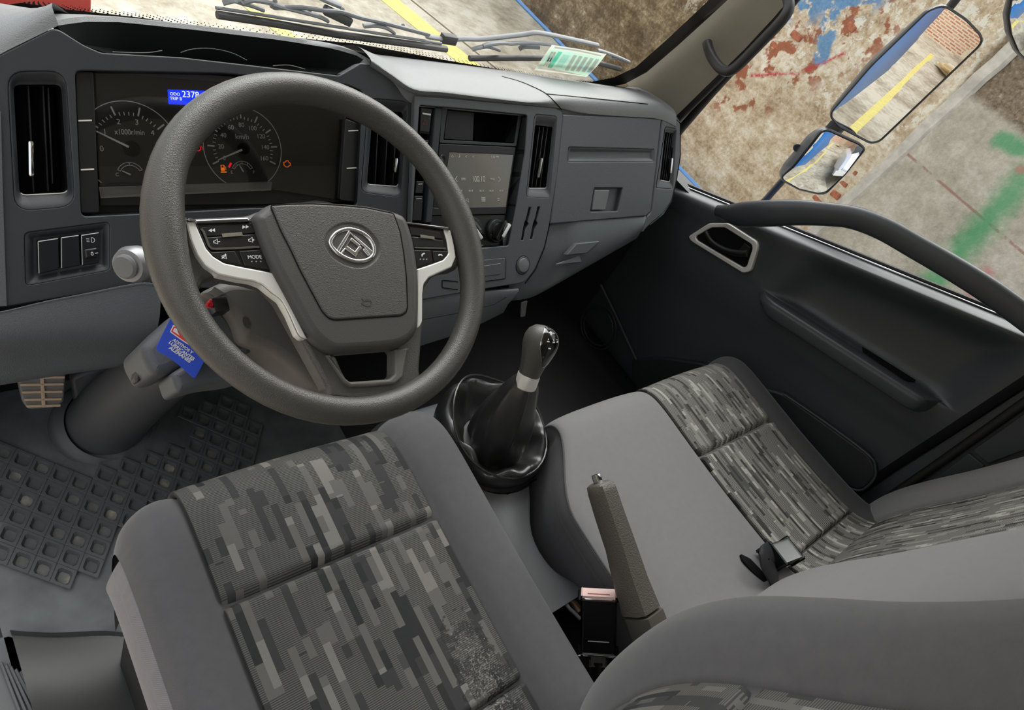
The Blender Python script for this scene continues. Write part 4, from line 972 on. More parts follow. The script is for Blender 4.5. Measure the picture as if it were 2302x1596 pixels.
# hub cover and airbag pad
H1 = .013
hub = rd('7', (505, 150), (560, 105), (620, 62), (760, 50), (920, 46), (1100, 55), (1300, 72), (1480, 112), (1545, 140), (1575, 180), (1615, 300), (1640, 450), (1655, 600), (1655, 780), (1650, 900), (1632, 960), (1580, 1020), (1490, 1058), (1300, 1078), (1060, 1092), (985, 1050), (910, 985), (840, 880), (740, 690), (650, 530), (570, 350))
plate('hub_cover', WP, WP.L(hub, .005, .010, 4), .017, m_wsmooth, wh, bev=.011, off=H1, segs=5)
pad = rd('7', (640, 66), (760, 58), (920, 55), (1100, 64), (1300, 82), (1490, 122), (1535, 250), (1560, 400), (1578, 560), (1586, 770), (1575, 805), (1540, 826), (1300, 842), (1085, 856), (1045, 845), (1000, 800), (930, 670), (850, 520), (780, 370), (715, 245))
H2 = .0145
emc = WP.uv(rd('F', (655, 458))[0], H2); ER = .0385
er = [tuple(v)[:2] for v in catmull([(u, v, 0) for u, v in WP.L(rd('F', (355, 400), (440, 270), (600, 212), (780, 250), (920, 380), (962, 500), (930, 600), (830, 680), (720, 702), (560, 660), (420, 560)), H2)], 5, True)]
emc = (sum(p[0] for p in er) / len(er), sum(p[1] for p in er) / len(er))
plate('airbag_pad', WP, [WP.L(pad, H2, .003, 3), er], .006, m_airbag, wh, bev=.0025, off=H2, segs=4)
stroke('pad_groove', WP, [tuple(v)[:2] for v in WP.L(pad, H1 + .001, .003, 3)], .0022, m_matte, wh, off=H1 + .0004, closed=True)
E0 = .0128
def esc(k, h): return [WP.w(emc[0] + (u - emc[0]) * k, emc[1] + (v - emc[1]) * k, h) for u, v in er]
em = loft_geo([esc(1.02, H2 - .0008), esc(.97, H2 - .002), esc(.93, E0 - .002), esc(.02, E0 - .002)], False).build('badge', m_wsmooth, wh)
rg_ = catmull([WP.at(p, E0) for p in rd('F', (408, 420), (480, 318), (610, 276), (755, 312), (858, 395), (902, 500), (878, 582), (800, 628), (690, 634), (565, 590), (460, 515))], 6, True)
tube('badge_ring', rg_, .0028, m_chrome, em, n=10, closed=True)
loft_geo([rg_, [p.lerp(WP.w(emc[0], emc[1], E0), .96) for p in rg_]], False).build('badge_disc', m_black, em)
for q in ([(620, 286), (640, 322), (520, 520), (508, 560), (474, 520)], [(620, 286), (640, 322), (800, 478), (862, 570), (890, 520), (760, 405)],
          [(652, 366), (756, 452), (742, 478), (640, 398), (598, 458), (575, 485)], [(598, 455), (690, 522), (738, 458), (770, 478), (702, 580), (575, 487)], [(520, 545), (575, 482), (590, 498), (548, 560)], [(792, 486), (858, 562), (838, 575), (778, 505)]):
    plate('badge_chevron', WP, WP.L(rd('F', *q), E0 + .002, .0004, 2), .003, m_chrome, em, bev=.0009, off=E0 + .002)
hc_ = WP.uv(rd('F', (828, 1100))[0], H2)
stroke('horn_symbol', WP, [(hc_[0] + .006 * math.cos(i * math.pi / 8), hc_[1] + .0042 * math.sin(i * math.pi / 8)) for i in range(16)], .0014, m_wsmooth, wh, off=H2 + .0004, closed=True)
stroke('horn_symbol', WP, WP.L(rd('F', (868, 1076), (790, 1076), (762, 1052)), H2), .0014, m_wsmooth, wh, off=H2 + .0004)
stroke('horn_symbol', WP, WP.L(rd('F', (780, 1120), (762, 1100)), H2), .0012, m_wsmooth, wh, off=H2 + .0004)
ins = rd('7', (1025, 1095), (1150, 1285), (1195, 1318), (1330, 1315), (1500, 1298), (1555, 1252), (1598, 1045), (1500, 1055), (1500, 1228), (1462, 1263), (1190, 1282), (1150, 1250), (1090, 1108))
plate('lower_spoke_insert', WP, WP.L(ins, -.001, .002, 3), .02, m_colgrey, wh, bev=.003, off=-.001)
lathe('hub_boss', WC - WN * .10, WN, [(.05, 0), (.06, .03), (.07, .07)], m_black, wh, 24)

# ------------------------------------------------------------------ steering column, stalk, key with tag
colm = thing('steering_column', 'grey steering column shroud and tube running down to the floor', 'steering column', (-.1, .8, .02))
up = rd('G', (700, 165), (880, 262), (1000, 362), (1090, 510), (1130, 690), (1300, 745), (1440, 800), (1660, 945), (1900, 1190), (2070, 1260), (2140, 1120), (2000, 300), (1500, 60), (1000, 20))
SO = -.075
o = plate('upper_shroud', WP, WP.L(up, SO, .012, 3), .10, m_colgrey, colm, bev=.014, off=SO, segs=4)
sc_ = WP.uv(rd('G', (1190, 492))[0], SO); lathe('screw_hole', WP.w(sc_[0], sc_[1], SO + .0012), WN, [(.0075, 0), (.001, -.0004)], m_wheel, o, 20, ell=(.6, 1))
ig = rd('G', (820, 300), (930, 350), (1040, 450), (1100, 580), (1140, 720), (1300, 780), (1000, 900), (700, 800), (640, 500))
plate('lock_collar', WP, WP.L(ig, SO - .02, .01, 3), .08, m_coldark, colm, bev=.008, off=SO - .02)
b1 = rd('G', (420, 390), (250, 560), (75, 735), (100, 850), (205, 1040), (330, 1042), (560, 940), (900, 820), (900, 380))
plate('lower_shroud', WP, WP.L(b1, SO - .07, .012, 3), .09, m_coldark, colm, bev=.012, off=SO - .07, segs=4)
b2 = rd('G', (560, 930), (398, 1028), (430, 1120), (470, 1238), (800, 1140), (1100, 1110), (1480, 1000), (1660, 940), (1300, 720), (1000, 640), (800, 700))
plate('lower_shroud', WP, WP.L(b2, SO - .06, .010, 3), .06, m_coldark, colm, bev=.008, off=SO - .06, segs=4)
lev = rd('G', (75, 790), (150, 860), (160, 955), (120, 985), (62, 1125), (8, 1095))
plate('tilt_lever', WP, WP.L(lev, SO - .12, .004, 3), .02, P_('lever_brown', (62, 58, 54), .5), colm, bev=.004, off=SO - .12)
tp_ = [Vector((-.02, .74, .42)), Vector((-.065, .775, .30)), Vector((-.105, .82, .16)), Vector((-.13, .85, .06)), Vector((-.14, .865, .0))]
tube('column_tube', catmull(tp_, 5), [.056 + .001 * i for i in range(21)], m_coldark, colm, n=28)
lathe('floor_collar', (-.138, .862, .0), (.12, -.3, 1), [(.10, -.01), (.10, .012), (.094, .022), (.08, .028)], m_coldark, colm, 36, False)
br = [(160, 850), (200, 835), (330, 815), (330, 850), (250, 890), (205, 935), (185, 960), (172, 915)]
plate('column_bracket', Plane((-.12, .93, .2), (0, -1, .35)), Plane((-.12, .93, .2), (0, -1, .35)).L(br, 0, .01, 3), .02, m_coldark, colm, bev=.006)
stk = thing('wiper_stalk', 'silver tipped stalk poking out left of the steering wheel', 'stalk', (-.18, .62, .68))
P1 = ony(.62, (290, 596)); P2 = ony(.64, (345, 588)); ax = (P2 - P1).normalized()
tube('stalk_arm', [P1 + ax * .012, P2, P2 + ax * .1], .0145, m_chromed, stk, n=20)
dv = Vector((-.75, -.52, .35)).normalized()
lathe('stalk_tip', P1 + ax * .005, dv, [(.012, -.022), (.0205, -.014), (.022, 0), (.019, .008), (.0155, .009)], P_('stalk_satin', (140, 140, 142), .34, metal=.4), stk, 28)
lathe('stalk_button', P1 + ax * .005, dv, [(.0145, .006), (.0145, .013), (.012, .0155), (.001, .016)], P_('stalk_button_grey', (112, 112, 112), .4), stk, 28)
# key tag
PT = Plane(WP.at(rd('G', (560, 740))[0], SO - .035), (-.25, -.75, .6), (1, .0, 0))
tg = rd('T', (440, 420), (285, 735), (320, 775), (430, 830), (560, 935), (640, 1010), (690, 1050), (715, 1030), (795, 880), (950, 560), (945, 520), (800, 350), (760, 330))
key = thing('key_tag', 'blue key tag lettered ADITIVOS, LUBRICANTES, ALEMANES hanging from the ignition key', 'key tag', PT.o)
plate('tag_card', PT, PT.L(tg, 0, .002, 3), .0016, m_tagblue, key, bev=.0004)
plate('tag_red_panel', PT, PT.L(rd('T', (470, 485), (436, 560), (560, 650), (640, 700), (720, 560)), .0006, .001, 2), .0006, m_white, key, bev=0, off=.0006)
plate('tag_red_panel', PT, PT.L(rd('T', (478, 500), (448, 556), (570, 642), (640, 690), (710, 560)), .001, .001, 2), .0006, m_tagred, key, bev=0, off=.001)
plate('tag_letter', PT, PT.L(rd('T', (485, 515), (468, 550), (540, 600), (520, 560), (510, 525)), .0014), .0005, m_white, key, bev=0, off=.0014)
def tang(a, b):
    a, b = PT.L(rd('T', a, b), .0012); return math.atan2(b[1] - a[1], b[0] - a[0]), math.hypot(b[0] - a[0], b[1] - a[1])
for s, a, b in (('ADITIVOS Y', (432, 612), (715, 812)), ('LUBRICANTES', (396, 640), (728, 880)), ('ALEMANES', (412, 705), (680, 892))):
    r_, ln_ = tang(a, b); m_ = ((a[0] + b[0]) / 2, (a[1] + b[1]) / 2)
    text('tag_text', s, PT, PT.uv(rd('T', m_)[0], .0012), ln_ / len(s) * 1.36, m_white, key, off=.0009, rot=r_, bold=.03)
krd = [WP.at(p, SO + .022) for p in rd('G', (780, 330), (800, 290), (830, 310), (815, 275), (850, 265), (790, 300), (845, 290), (800, 325))]
tag(tube('red_cord', catmull(krd, 4), .0028, m_cordred, n=8), 'red cord knotted round the ignition key behind the wheel rim', 'cord')
kk = WP.at(rd('G', (890, 325))[0], SO + .014); tag(box('key', kk, WP.x * .009, WP.y * .009, WN * .012, m_black, bev=.003), 'black ignition key head beside the red cord', 'key')

# ------------------------------------------------------------------ floor mat, pedal, sill
mat = thing('floor_mat', 'black rubber floor mat with a raised lattice of square cells in the driver footwell', 'floor mat', (-.1, .7, 0))
abox('mat_base', (-.383, .42, .0), (.32, .99, .004), m_rubber, mat, bev=.001)
def cellmat():
    t = NT('mat_cell_rubber'); oi = t.n('ObjectInfo'); g = t.n('NewGeometry'); pos = g.outputs['Position']
    f = t.noise(pos, 40, 4); big = t.noise(pos, 5, 3)
    d = t.math('MULTIPLY', t.math('MULTIPLY', oi.outputs['Random'], big), f)
    t.k(t.ramp(d, [(.1, lin((84, 85, 85))), (.26, lin((112, 110, 104))), (.42, lin((176, 168, 150)))]), t.b.inputs['Base Color']); t.b.inputs['Roughness'].default_value = .6; return t.m
m_cell = cellmat(); m_ridge = P_('mat_ridge_rubber', (82, 84, 86), .45)
va = Vector((.0195, -.0205, 0)) * 1.22; vb = Vector((-.0145, -.0225, 0)) * 1.22
va = Vector((.0245, -.0265, 0)); vb = Vector((-.0185, -.0290, 0))
def cell_mesh():
    q = [(va * a + vb * b) for a, b in ((-.5, -.5), (.5, -.5), (.5, .5), (-.5, .5))]
    def rg(s, z, rnd=0): 
        out = []
        for i in range(4):
            p, a, b = q[i], q[i - 1], q[(i + 1) % 4]
            out += [p.lerp(a, rnd) * s + Vector((0, 0, z)), p.lerp(b, rnd) * s + Vector((0, 0, z))]
        return out
    return rg
rg = cell_mesh()
vs = rg(1, .0108, .02) + rg(.95, .0118, .04) + rg(.70, .0118, .14) + rg(.52, .0044, .2)
fs = [(k * 8 + j, k * 8 + (j + 1) % 8, k * 8 + 8 + (j + 1) % 8, k * 8 + 8 + j) for k in range(3) for j in range(8)]
fs2 = [tuple(range(24, 32))]
me0 = None
def inpoly(x, y, q):
    c = False
    for i in range(len(q)):
        (x0, y0), (x1, y1) = q[i - 1], q[i]
        if (y0 > y) != (y1 > y) and x < (x1 - x0) * (y - y0) / (y1 - y0) + x0: c = not c
    return c
def zpoly(*pts): return [tuple(onz(.0, p))[:2] for p in pts]
reg = [zpoly((-20, 1020), (60, 1010), (100, 1000), (120, 1050), (210, 1085), (240, 1062), (330, 1038), (400, 1015), (420, 960), (400, 925), (520, 895), (570, 905), (560, 950), (590, 990), (590, 1040), (430, 1110), (250, 1200), (235, 1290), (130, 1330), (40, 1285), (-20, 1270))]
n_ = 0
for i in range(-30, 31):
    for j in range(-30, 31):
        c_ = Vector((-.24, .769, 0)) + va * i + vb * j
        if not any(inpoly(c_.x, c_.y, r_) for r_ in reg) or n_ > 280: continue
        loc = c_ - Vector((-.1, .7, 0))
        if me0 is None:
            o = mk('mat_cell', [v + c_ for v in vs], fs + fs2, m_ridge, mat, ang=25); me0 = o.data
            me0.transform(Matrix.Translation(-loc)); me0.materials.append(m_cell); me0.polygons[len(fs)].material_index = 1; me0.update()
        else: o = link('mat_cell', me0, mat)
        o.location = loc; n_ += 1
ped = thing('clutch_pedal', 'worn ribbed clutch pedal at the far left of the footwell', 'pedal', (-.23, .87, .12))
PP = Plane((-.23, .86, .15), (0, -.75, .66))
pq = rd('4', (60, 330), (248, 330), (240, 440), (205, 462), (105, 468), (85, 440))
plate('pedal_pad', PP, PP.L(pq, 0, .006, 4), .014, m_pedal, ped, bev=.003)
for i, y in enumerate((350, 376, 404, 432, 456)):
    x0, x1 = 68 + i * 8, 244 - i * 4
    plate('pedal_rib', PP, PP.L(rd('4', (x0, y - 4), (x1, y - 7), (x1, y + 2), (x0, y + 5)), .004, .001, 2), .006, m_pedald, ped, bev=.001, off=.005)
plate('pedal_rib', PP, PP.L(rd('4', (150, 330), (164, 330), (172, 460), (158, 460)), .004, .001, 2), .006, m_pedald, ped, bev=.001, off=.005)
tube('pedal_arm', [PP.w(0, -.0, -.015), Vector((-.22, .93, .2)), Vector((-.2, 1.0, .4))], .012, m_black, ped)
sill = thing('sill_plate', 'ribbed grey tread plate on the door sill at the bottom left', 'sill plate', (-.38, .3, 0))
sp_ = zpoly((-30, 1445), (20, 1428), (62, 1440), (140, 1610), (-40, 1640))
PZ = Plane((0, 0, .004), (0, 0, 1))
plate('tread', PZ, [(x, y) for x, y in sp_], .01, P_('tread_grey', (96, 98, 98), .5), sill, bev=.003)
for k in range(9):
    a, b = onz(.008, (2 + 11 * k, 1490 + 5 * k)), onz(.008, (48 + 14 * k - 6 * (k > 6), 1610)); 
    box('tread_rib', (a + b) / 2, (b - a) / 2, Vector((.0022, .0012, 0)), (0, 0, .003), m_rubber, sill, bev=.001, seg=1)
rk = P_('rocker_satin', (36, 36, 35), .33)
rows = []
for p in ((30, 1440), (130, 1445), (250, 1440), (330, 1450)):
    a = onz(.03, p); rows.append([a + Vector((0, .03, -.028)), a + Vector((0, .01, -.004)), a, a + Vector((0, -.09, .006)), a + Vector((0, -.2, -.002)), a + Vector((0, -.35, -.004))])
o = strip_surface('rocker_cover', rows, rk, None, sm=4); tag(o, 'smooth black moulded cover on the floor beside the driver seat base', 'floor cover')

# ------------------------------------------------------------------ seats
def arclen(ps):
    d = [0]
    for a, b in zip(ps, ps[1:]): d.append(d[-1] + math.hypot(b[0] - a[0], b[1] - a[1]))
    return d
def sweep(path, cross, nsub=6, csub=5, xmap=None, tr=None, hang=False):
    """path of (y,z) along the seat, cross-section of (x, rise along the path normal) -> grid rows with uv in metres"""
    pp = [tuple(v)[:2] for v in catmull([(y, z, 0) for y, z in path], nsub)]
    cc = [tuple(v)[:2] for v in catmull([(x, d, 0) for x, d in cross], csub)]
    al = arclen(pp); rows = []; uv = []
    for i, (y, z) in enumerate(pp):
        a, b = pp[max(i - 1, 0)], pp[min(i + 1, len(pp) - 1)]
        t = Vector((b[0] - a[0], b[1] - a[1])).normalized(); nn = Vector((-t.y, t.x))
        r = []
        for x, d in cc:
            xx = xmap(x, y, i / (len(pp) - 1)) if xmap else x
            dn = max(d, -.03) if hang else d
            p = Vector((xx, y + nn.x * dn, z + nn.y * dn))
            if hang: p.z = max(.14, p.z + d - dn)
            if tr: p = tr(p)
            r.append(p); uv.append((xx if d > -.03 else xx + d, al[i]))
        rows.append(r)
    return rows, uv
def seat_surface(name, path, cross, mat, parent, thick=0, **k):
    rows, uv = sweep(path, cross, **k)
    n = len(rows[0]); vs = [p for r in rows for p in r]
    fs = [(i * n + q, i * n + q + 1, (i + 1) * n + q + 1, (i + 1) * n + q) for i in range(len(rows) - 1) for q in range(n - 1)]
    return mk(name, vs, fs, mat, parent, uv=uv, ang=75)
def sub(path, s0, s1, n=14):
    """part of a path between two arc lengths (metres)"""
    pp = [tuple(v)[:2] for v in catmull([(y, z, 0) for y, z in path], 10)]; al = arclen(pp)
    out = []
    for k in range(n):
        s = s0 + (s1 - s0) * k / (n - 1); j = 0
        while j < len(al) - 2 and al[j + 1] < s: j += 1
        f = (s - al[j]) / max(1e-9, al[j + 1] - al[j]); a, b = pp[j], pp[j + 1]
        out.append((a[0] + (b[0] - a[0]) * f, a[1] + (b[1] - a[1]) * f))
    return out
def s_at(path, y):
    pp = [tuple(v)[:2] for v in catmull([(a, z, 0) for a, z in path], 10)]; al = arclen(pp)
    return min(range(len(pp)), key=lambda i: abs(pp[i][0] - y) + (10 if i > len(pp) * .97 else 0)), al, pp
def panel_cross(x0, x1, h=.004, edge=-.007, n=8, bulge=.004):
    out = [(x0, edge)]
    for i in range(n + 1):
        t = i / n; x = x0 + .004 + (x1 - x0 - .008) * t; out.append((x, h + bulge * math.sin(math.pi * t)))
    out.append((x1, edge)); return out
ds = thing('driver_seat', 'driver seat with grey bolsters and a worn black and grey woven centre', 'seat', (0, .15, .0))
# path runs front to rear: normals point up
cpath = [(.44, .16), (.470, .24), (.488, .32), (.482, .375), (.452, .402), (.40, .409), (.30, .403), (.2, .396), (.1, .391), (0, .388), (-.1, .386), (-.2, .38)]
cpath = cpath[::-1]
dcross = [(.275, -.19), (.292, -.12), (.297, -.06), (.290, -.012), (.268, .014), (.235, .021), (.20, .014), (.175, .0), (.16, -.007), (.1, -.008), (0, -.008), (-.1, -.008), (-.16, -.007), (-.175, 0), (-.195, .008), (-.22, .011), (-.243, .004), (-.258, -.016)]
def dtr(p):
    k = max(0, min(1, (p.y - .33) / .12)) * max(0, (-p.x - .15) / .12) ** 1.5
    return p + Vector((0, -.045 * k, -.012 * k))
seat_surface('cushion_bolster', cpath, dcross, m_fab, ds, tr=dtr, hang=True)
seat_surface('side_plush', cpath[:-4], [(-.2575, -.017), (-.267, -.03), (-.274, -.055), (-.272, -.085), (-.262, -.115), (-.242, -.15), (-.22, -.18)], m_plush, ds, tr=dtr, hang=True)
def split_panels(path, ys, x0, x1, mat, parent, name, gap=.003, start=.02, end=None, h=.004):
    pp = [tuple(v)[:2] for v in catmull([(a, z, 0) for a, z in path], 10)]; al = arclen(pp)
    cuts = [start]
    for y in ys:
        k = min(range(0, int(len(pp) * .7)), key=lambda i: abs(pp[i][0] - y)); cuts.append(al[k])
    cuts.append(end or al[-1] - .002)
    for a, b in zip(cuts, cuts[1:]):
        sp = sub(path, a + gap / 2, b - gap / 2, 22)
        rows, uv = sweep(sp, panel_cross(x0, x1, h), 2, 2)
        m = len(rows)
        # round the seam edges down
        cross_lo = panel_cross(x0, x1, -.008, -.009, bulge=0)
        rl, ul = sweep(sp, cross_lo, 2, 2)
        rows[0] = rl[0]; rows[-1] = rl[-1]
        n = len(rows[0]); al_off = a
        mk(name, [p for r in rows for p in r], [(i * n + q, i * n + q + 1, (i + 1) * n + q + 1, (i + 1) * n + q) for i in range(m - 1) for q in range(n - 1)], mat, parent, uv=[(u, v + al_off) for u, v in uv], ang=75)
split_panels(cpath, [.01, .288], .168, -.165, m_pat, ds, 'cushion_panel', start=.01, end=arclen(cpath)[-1] - .03)
abox('seat_base', (-.25, -.22, .0), (.25, .40, .22), m_black, ds, .02)
bpath = [(-.36, 1.10), (-.325, 1.16), (-.285, 1.165), (-.255, 1.11), (-.225, 1.0), (-.185, .9), (-.145, .82), (-.108, .74), (-.088, .66), (-.085, .58), (-.095, .48), (-.12, .40), (-.16, .34)]
bcross = [(.27, -.14), (.292, -.06), (.298, -.0), (.290, .035), (.270, .052), (.235, .050), (.20, .032), (.17, .008), (.155, -.004), (.1, -.006), (0, -.006), (-.1, -.006), (-.155, -.004), (-.17, .008), (-.20, .032), (-.235, .05), (-.27, .052), (-.29, .035), (-.298, 0), (-.292, -.06), (-.27, -.14)]
seat_surface('backrest_bolster', bpath, bcross, m_fab, ds)
split_panels(bpath, [-.13], .155, -.155, m_pat, ds, 'backrest_panel', start=.1)
# double passenger seat
ps = thing('passenger_bench', 'light grey double passenger seat with a woven patterned outer place', 'seat', (.83, .1, 0))
ppath = [(.33, .16), (.365, .24), (.388, .32), (.388, .37), (.365, .399), (.32, .408), (.22, .404), (.12, .400), (.02, .400), (-.08, .404), (-.13, .42), (-.17, .46)][::-1]
def pmap(x, y, t):
    # the inner front corner is cut back to clear the gear lever
    k = max(0, min(1, (y - .18) / .21)); k = k * k * (3 - 2 * k)
    if x < .62: return x + .115 * k * (.62 - x) / .21
    return x
pcross = [(1.235, -.2), (1.258, -.12), (1.262, -.05), (1.250, -.005), (1.225, .012), (1.19, .010), (1.17, .0), (1.162, -.007), (1.10, -.008), (1.0, -.008), (.9, -.008), (.848, -.007), (.838, -.002), (.82, .004), (.74, .008), (.62, .008), (.52, .006), (.455, .002), (.428, -.006), (.424, -.03), (.438, -.08), (.452, -.14), (.46, -.22)]
seat_surface('cushion', ppath, pcross[7:19], m_fabmid, ps, xmap=pmap, hang=True)
seat_surface('cushion_side', ppath, pcross[18:], m_fab, ps, xmap=pmap, hang=True)  # driver's darker cloth, used to paint in the shade on this flank
seat_surface('cushion_bolster', ppath, pcross[:8], fabric('seat_fabric_shaded', (66, 65, 66), (86, 85, 86)), ps, hang=True)  # fabric darkened to paint in the shade on the door side
split_panels(ppath, [-.100, .183], 1.163, .846, m_patp, ps, 'cushion_panel', start=.01, end=arclen(ppath)[-1] - .03)
ppp = catmull([(.4285, -.006, 0)], 1) if 0 else None
pp2, _ = sweep(ppath, [(.430, -.0035), (.428, -.006)], 6, 1, xmap=pmap)
tube('piping', [r[0] + Vector((-.001, 0, .001)) for r in pp2[10:-10]], .0022, m_fab, ps, n=6)
abox('bench_base', (.46, -.2, 0), (1.22, .30, .2), m_black, ps, .02)
pbp = [(-.42, 1.02), (-.385, 1.10), (-.345, 1.11), (-.315, 1.05), (-.29, .97), (-.26, .86), (-.23, .75), (-.20, .64), (-.172, .55), (-.155, .48), (-.15, .42), (-.16, .36)]
pbc = [(1.26, -.12), (1.285, -.05), (1.288, 0), (1.275, .03), (1.245, .04), (1.21, .032), (1.18, .012), (1.165, -.002), (1.1, -.006), (1.0, -.006), (.9, -.006), (.83, -.006), (.79, -.006), (.775, -.02), (.77, -.1)]
seat_surface('backrest_bolster', pbp, pbc, m_fabmid, ps)
split_panels(pbp, [], 1.165, .828, m_patp, ps, 'backrest_panel', start=.12)
mbc = [(.775, -.10), (.782, -.02), (.780, .018), (.768, .036), (.74, .044), (.62, .048), (.52, .046), (.475, .036), (.455, .015), (.450, -.03), (.455, -.1)]
seat_surface('middle_backrest', [(y + .0, z) for y, z in pbp], mbc, m_fabmid, ps)
# slot between the two cushions and passenger belt buckle
stb = [onz(.4135, p) for p in rd('8', (440, 655), (500, 685), (600, 790), (760, 940), (775, 975), (745, 990), (640, 890), (500, 750), (452, 695))]
PS = Plane((.75, -.08, .4145), (0, 0, 1))
plate('belt_slot', PS, roundpoly([(p.x - .75, p.y + .08) for p in stb], .004, 3), .006, m_matte, ps, bev=.001)
pbk = thing('belt_buckle', 'grey topped belt buckle lying on the passenger seat beside its webbing stalk', 'belt buckle', onz(.42, (1750, 1260)))
a, b, c_ = onz(.435, rd('8', (590, 610))[0]), onz(.435, rd('8', (700, 570))[0]), onz(.435, rd('8', (690, 735))[0])
ctr_ = (b + c_) / 2; ctr_ = onz(.437, rd('8', (690, 655))[0])
ex = (onz(.437, rd('8', (790, 690))[0]) - onz(.437, rd('8', (700, 575))[0])) / 2; ey = (onz(.437, rd('8', (700, 575))[0]) - onz(.437, rd('8', (600, 610))[0])) / 2
box('buckle_body', ctr_ - Vector((0, 0, .004)), ex, ey * 1.1, Vector((0, 0, .015)), m_black, pbk, .005)
box('buckle_top', ctr_ + Vector((0, 0, .011)), ex * .96, ey * .96, Vector((0, 0, .003)), P_('buckle_grey', (150, 152, 152), .5), pbk, .003)
wb = [onz(z, p) for z, p in zip((.40, .425, .448, .446, .436), rd('8', (650, 880), (640, 800), (590, 700), (600, 670), (640, 650)))]
tube('webbing', catmull(wb, 4), .024, m_webbing, pbk, n=14, flat=.28)

# ------------------------------------------------------------------ console, gear lever, handbrake, driver's buckle
con = thing('centre_console', 'grey plastic tunnel console between the seats', 'console', (.40, .2, .0))
crow = []
for y, xl, xr, z in ((.60, .30, .56, .18), (.55, .29, .57, .28), (.50, .28, .57, .305), (.36, .29, .50, .315), (.30, .32, .475, .305), (.22, .315, .425, .297), (.15, .315, .425, .290), (.10, .320, .455, .288), (.075, .322, .468, .288)):
    m = (xl + xr) / 2
    crow.append([Vector((xl - .01, y, .02)), Vector((xl - .004, y, z - .05)), Vector((xl + .004, y, z - .012)), Vector((xl + .03, y, z)), Vector((m, y, z + .004)), Vector((xr - .03, y, z)), Vector((xr - .006, y, z - .014)), Vector((xr + .004, y, z - .06)), Vector((xr + .01, y, .02))])
strip_surface('tunnel_cover', crow, m_console, con, sm=4, ang=60)
tube('cover_seam', [onz(.312, p) for p in rd('K', (1010, 1545), (1180, 1462), (1362, 1370))], .0016, m_matte, con, n=6)
rr_ = [onz(.288, p) for p in rd('L', (185, 850), (320, 770))]
PC = Plane((.40, .0, .24), (0, 0, 1))
plate('rear_tray', PC, [(u, v) for u, v in ((-.085, .078), (.07, .07), (.07, -.14), (-.10, -.14))], .2, m_matte, con, bev=.004)
hr = [onz(.286, p) for p in rd('L', (205, 845), (185, 900), (215, 955), (250, 990), (290, 1030))]
tube('opening_edge', catmull(hr, 4), .0035, m_console, con, n=8)
pipe = [onz(.262, p) for p in rd('L', (205, 890), (250, 930), (285, 985))]
tag(tube('cable_end', pipe, .008, P_('rust_metal', (140, 118, 92), .5, metal=.6), n=12), 'rusty brake cable end inside the console opening', 'cable')
# seat rail bits
tag(tube('seat_rail', [onz(.16, p) for p in rd('L', (258, 1275), (320, 1340), (430, 1420))], .006, m_steel, n=8), 'bare steel seat rail edge between driver seat and console', 'rail')
gear = thing('gear_lever', 'gear lever with grey knob and wrinkled black leather boot', 'gear lever', (.43, .44, .31))
BC = Vector((.435, .452, .325))
BC = onz(.325, (1102, 985))
top = Vector((.432, .431, .505)); kn = onz(.0, (0, 0)) if 0 else None
col_b = ony(.425, (1186, 852)); kt = ony(.468, (1222, 740))
dz = (kt - col_b)
ga = dz.normalized()
print('gear', BC, col_b, kt)
# outer sagging leather bag: rings from the base flange up over a fold and down inside, then the inner sleeve
def ring(c, rx, ry, z, amp, ph, n=48, k=5):
    out = []
    for i in range(n):
        a = 2 * math.pi * i / n
        r = 1 + amp * math.sin(k * a + ph) + amp * .6 * math.sin(3 * a + ph * 2.1) + amp * .5 * math.sin(9 * a + ph * .7)
        out.append(Vector((c.x + rx * r * math.cos(a), c.y + ry * r * math.sin(a), z + .018 * amp * 10 * math.sin(2 * a + ph))))
    return out
def blob(a, c, w): 
    d = (a - c + math.pi) % (2 * math.pi) - math.pi; return math.exp(-d * d / (2 * w * w))
def smst0(x, a, b):
    t = max(0, min(1, (x - a) / (b - a))); return t * t * (3 - 2 * t)
R_ = []
N = 64
prof = [(1.00, -.012, 0), (1.02, .0, 0), (1.04, .012, .1), (1.03, .026, .4), (.98, .036, .8), (.90, .036, 1), (.80, .024, .8), (.70, .006, .5), (.60, -.006, .3), (.48, -.004, .3)]
for f, h, wgt in prof:
    r = []
    for i in range(N):
        a = 2 * math.pi * i / N
        # the far-left side rides up in two big folds
        lift = .062 * blob(a, 2.15, .72) + .022 * blob(a, .35, .4)
        wr = .035 * math.sin(5 * a + 1.3) + .03 * math.sin(8 * a + 3 * f * 3) + .02 * math.sin(13 * a + 5 * f)
        rad_ = .1 * (f + wgt * wr) * (1 + .10 * blob(a, 2.3, .6))
        r.append(BC + Vector((rad_ * 1.12 * math.cos(a), rad_ * 1.12 * math.sin(a), h * (1 - .5 * blob(a, 2.15, .7)) + lift * (wgt if f > .95 else smst0(f, .42, .95)) + wgt * (.010 * math.sin(5 * a + 4 * f) + .006 * math.sin(9 * a - 6 * f)))))
    R_.append(r)
bag = loft_geo(R_, False).build('leather_boot', m_leather, gear, ang=80)
md = bag.modifiers.new('s', 'SUBSURF'); md.levels = 1; md.render_levels = 1
lathe('boot_flange', BC + Vector((0, 0, -.022)), (0, 0, 1), [(.118, -.02), (.122, 0), (.119, .012), (.108, .018)], m_black, gear, 48)
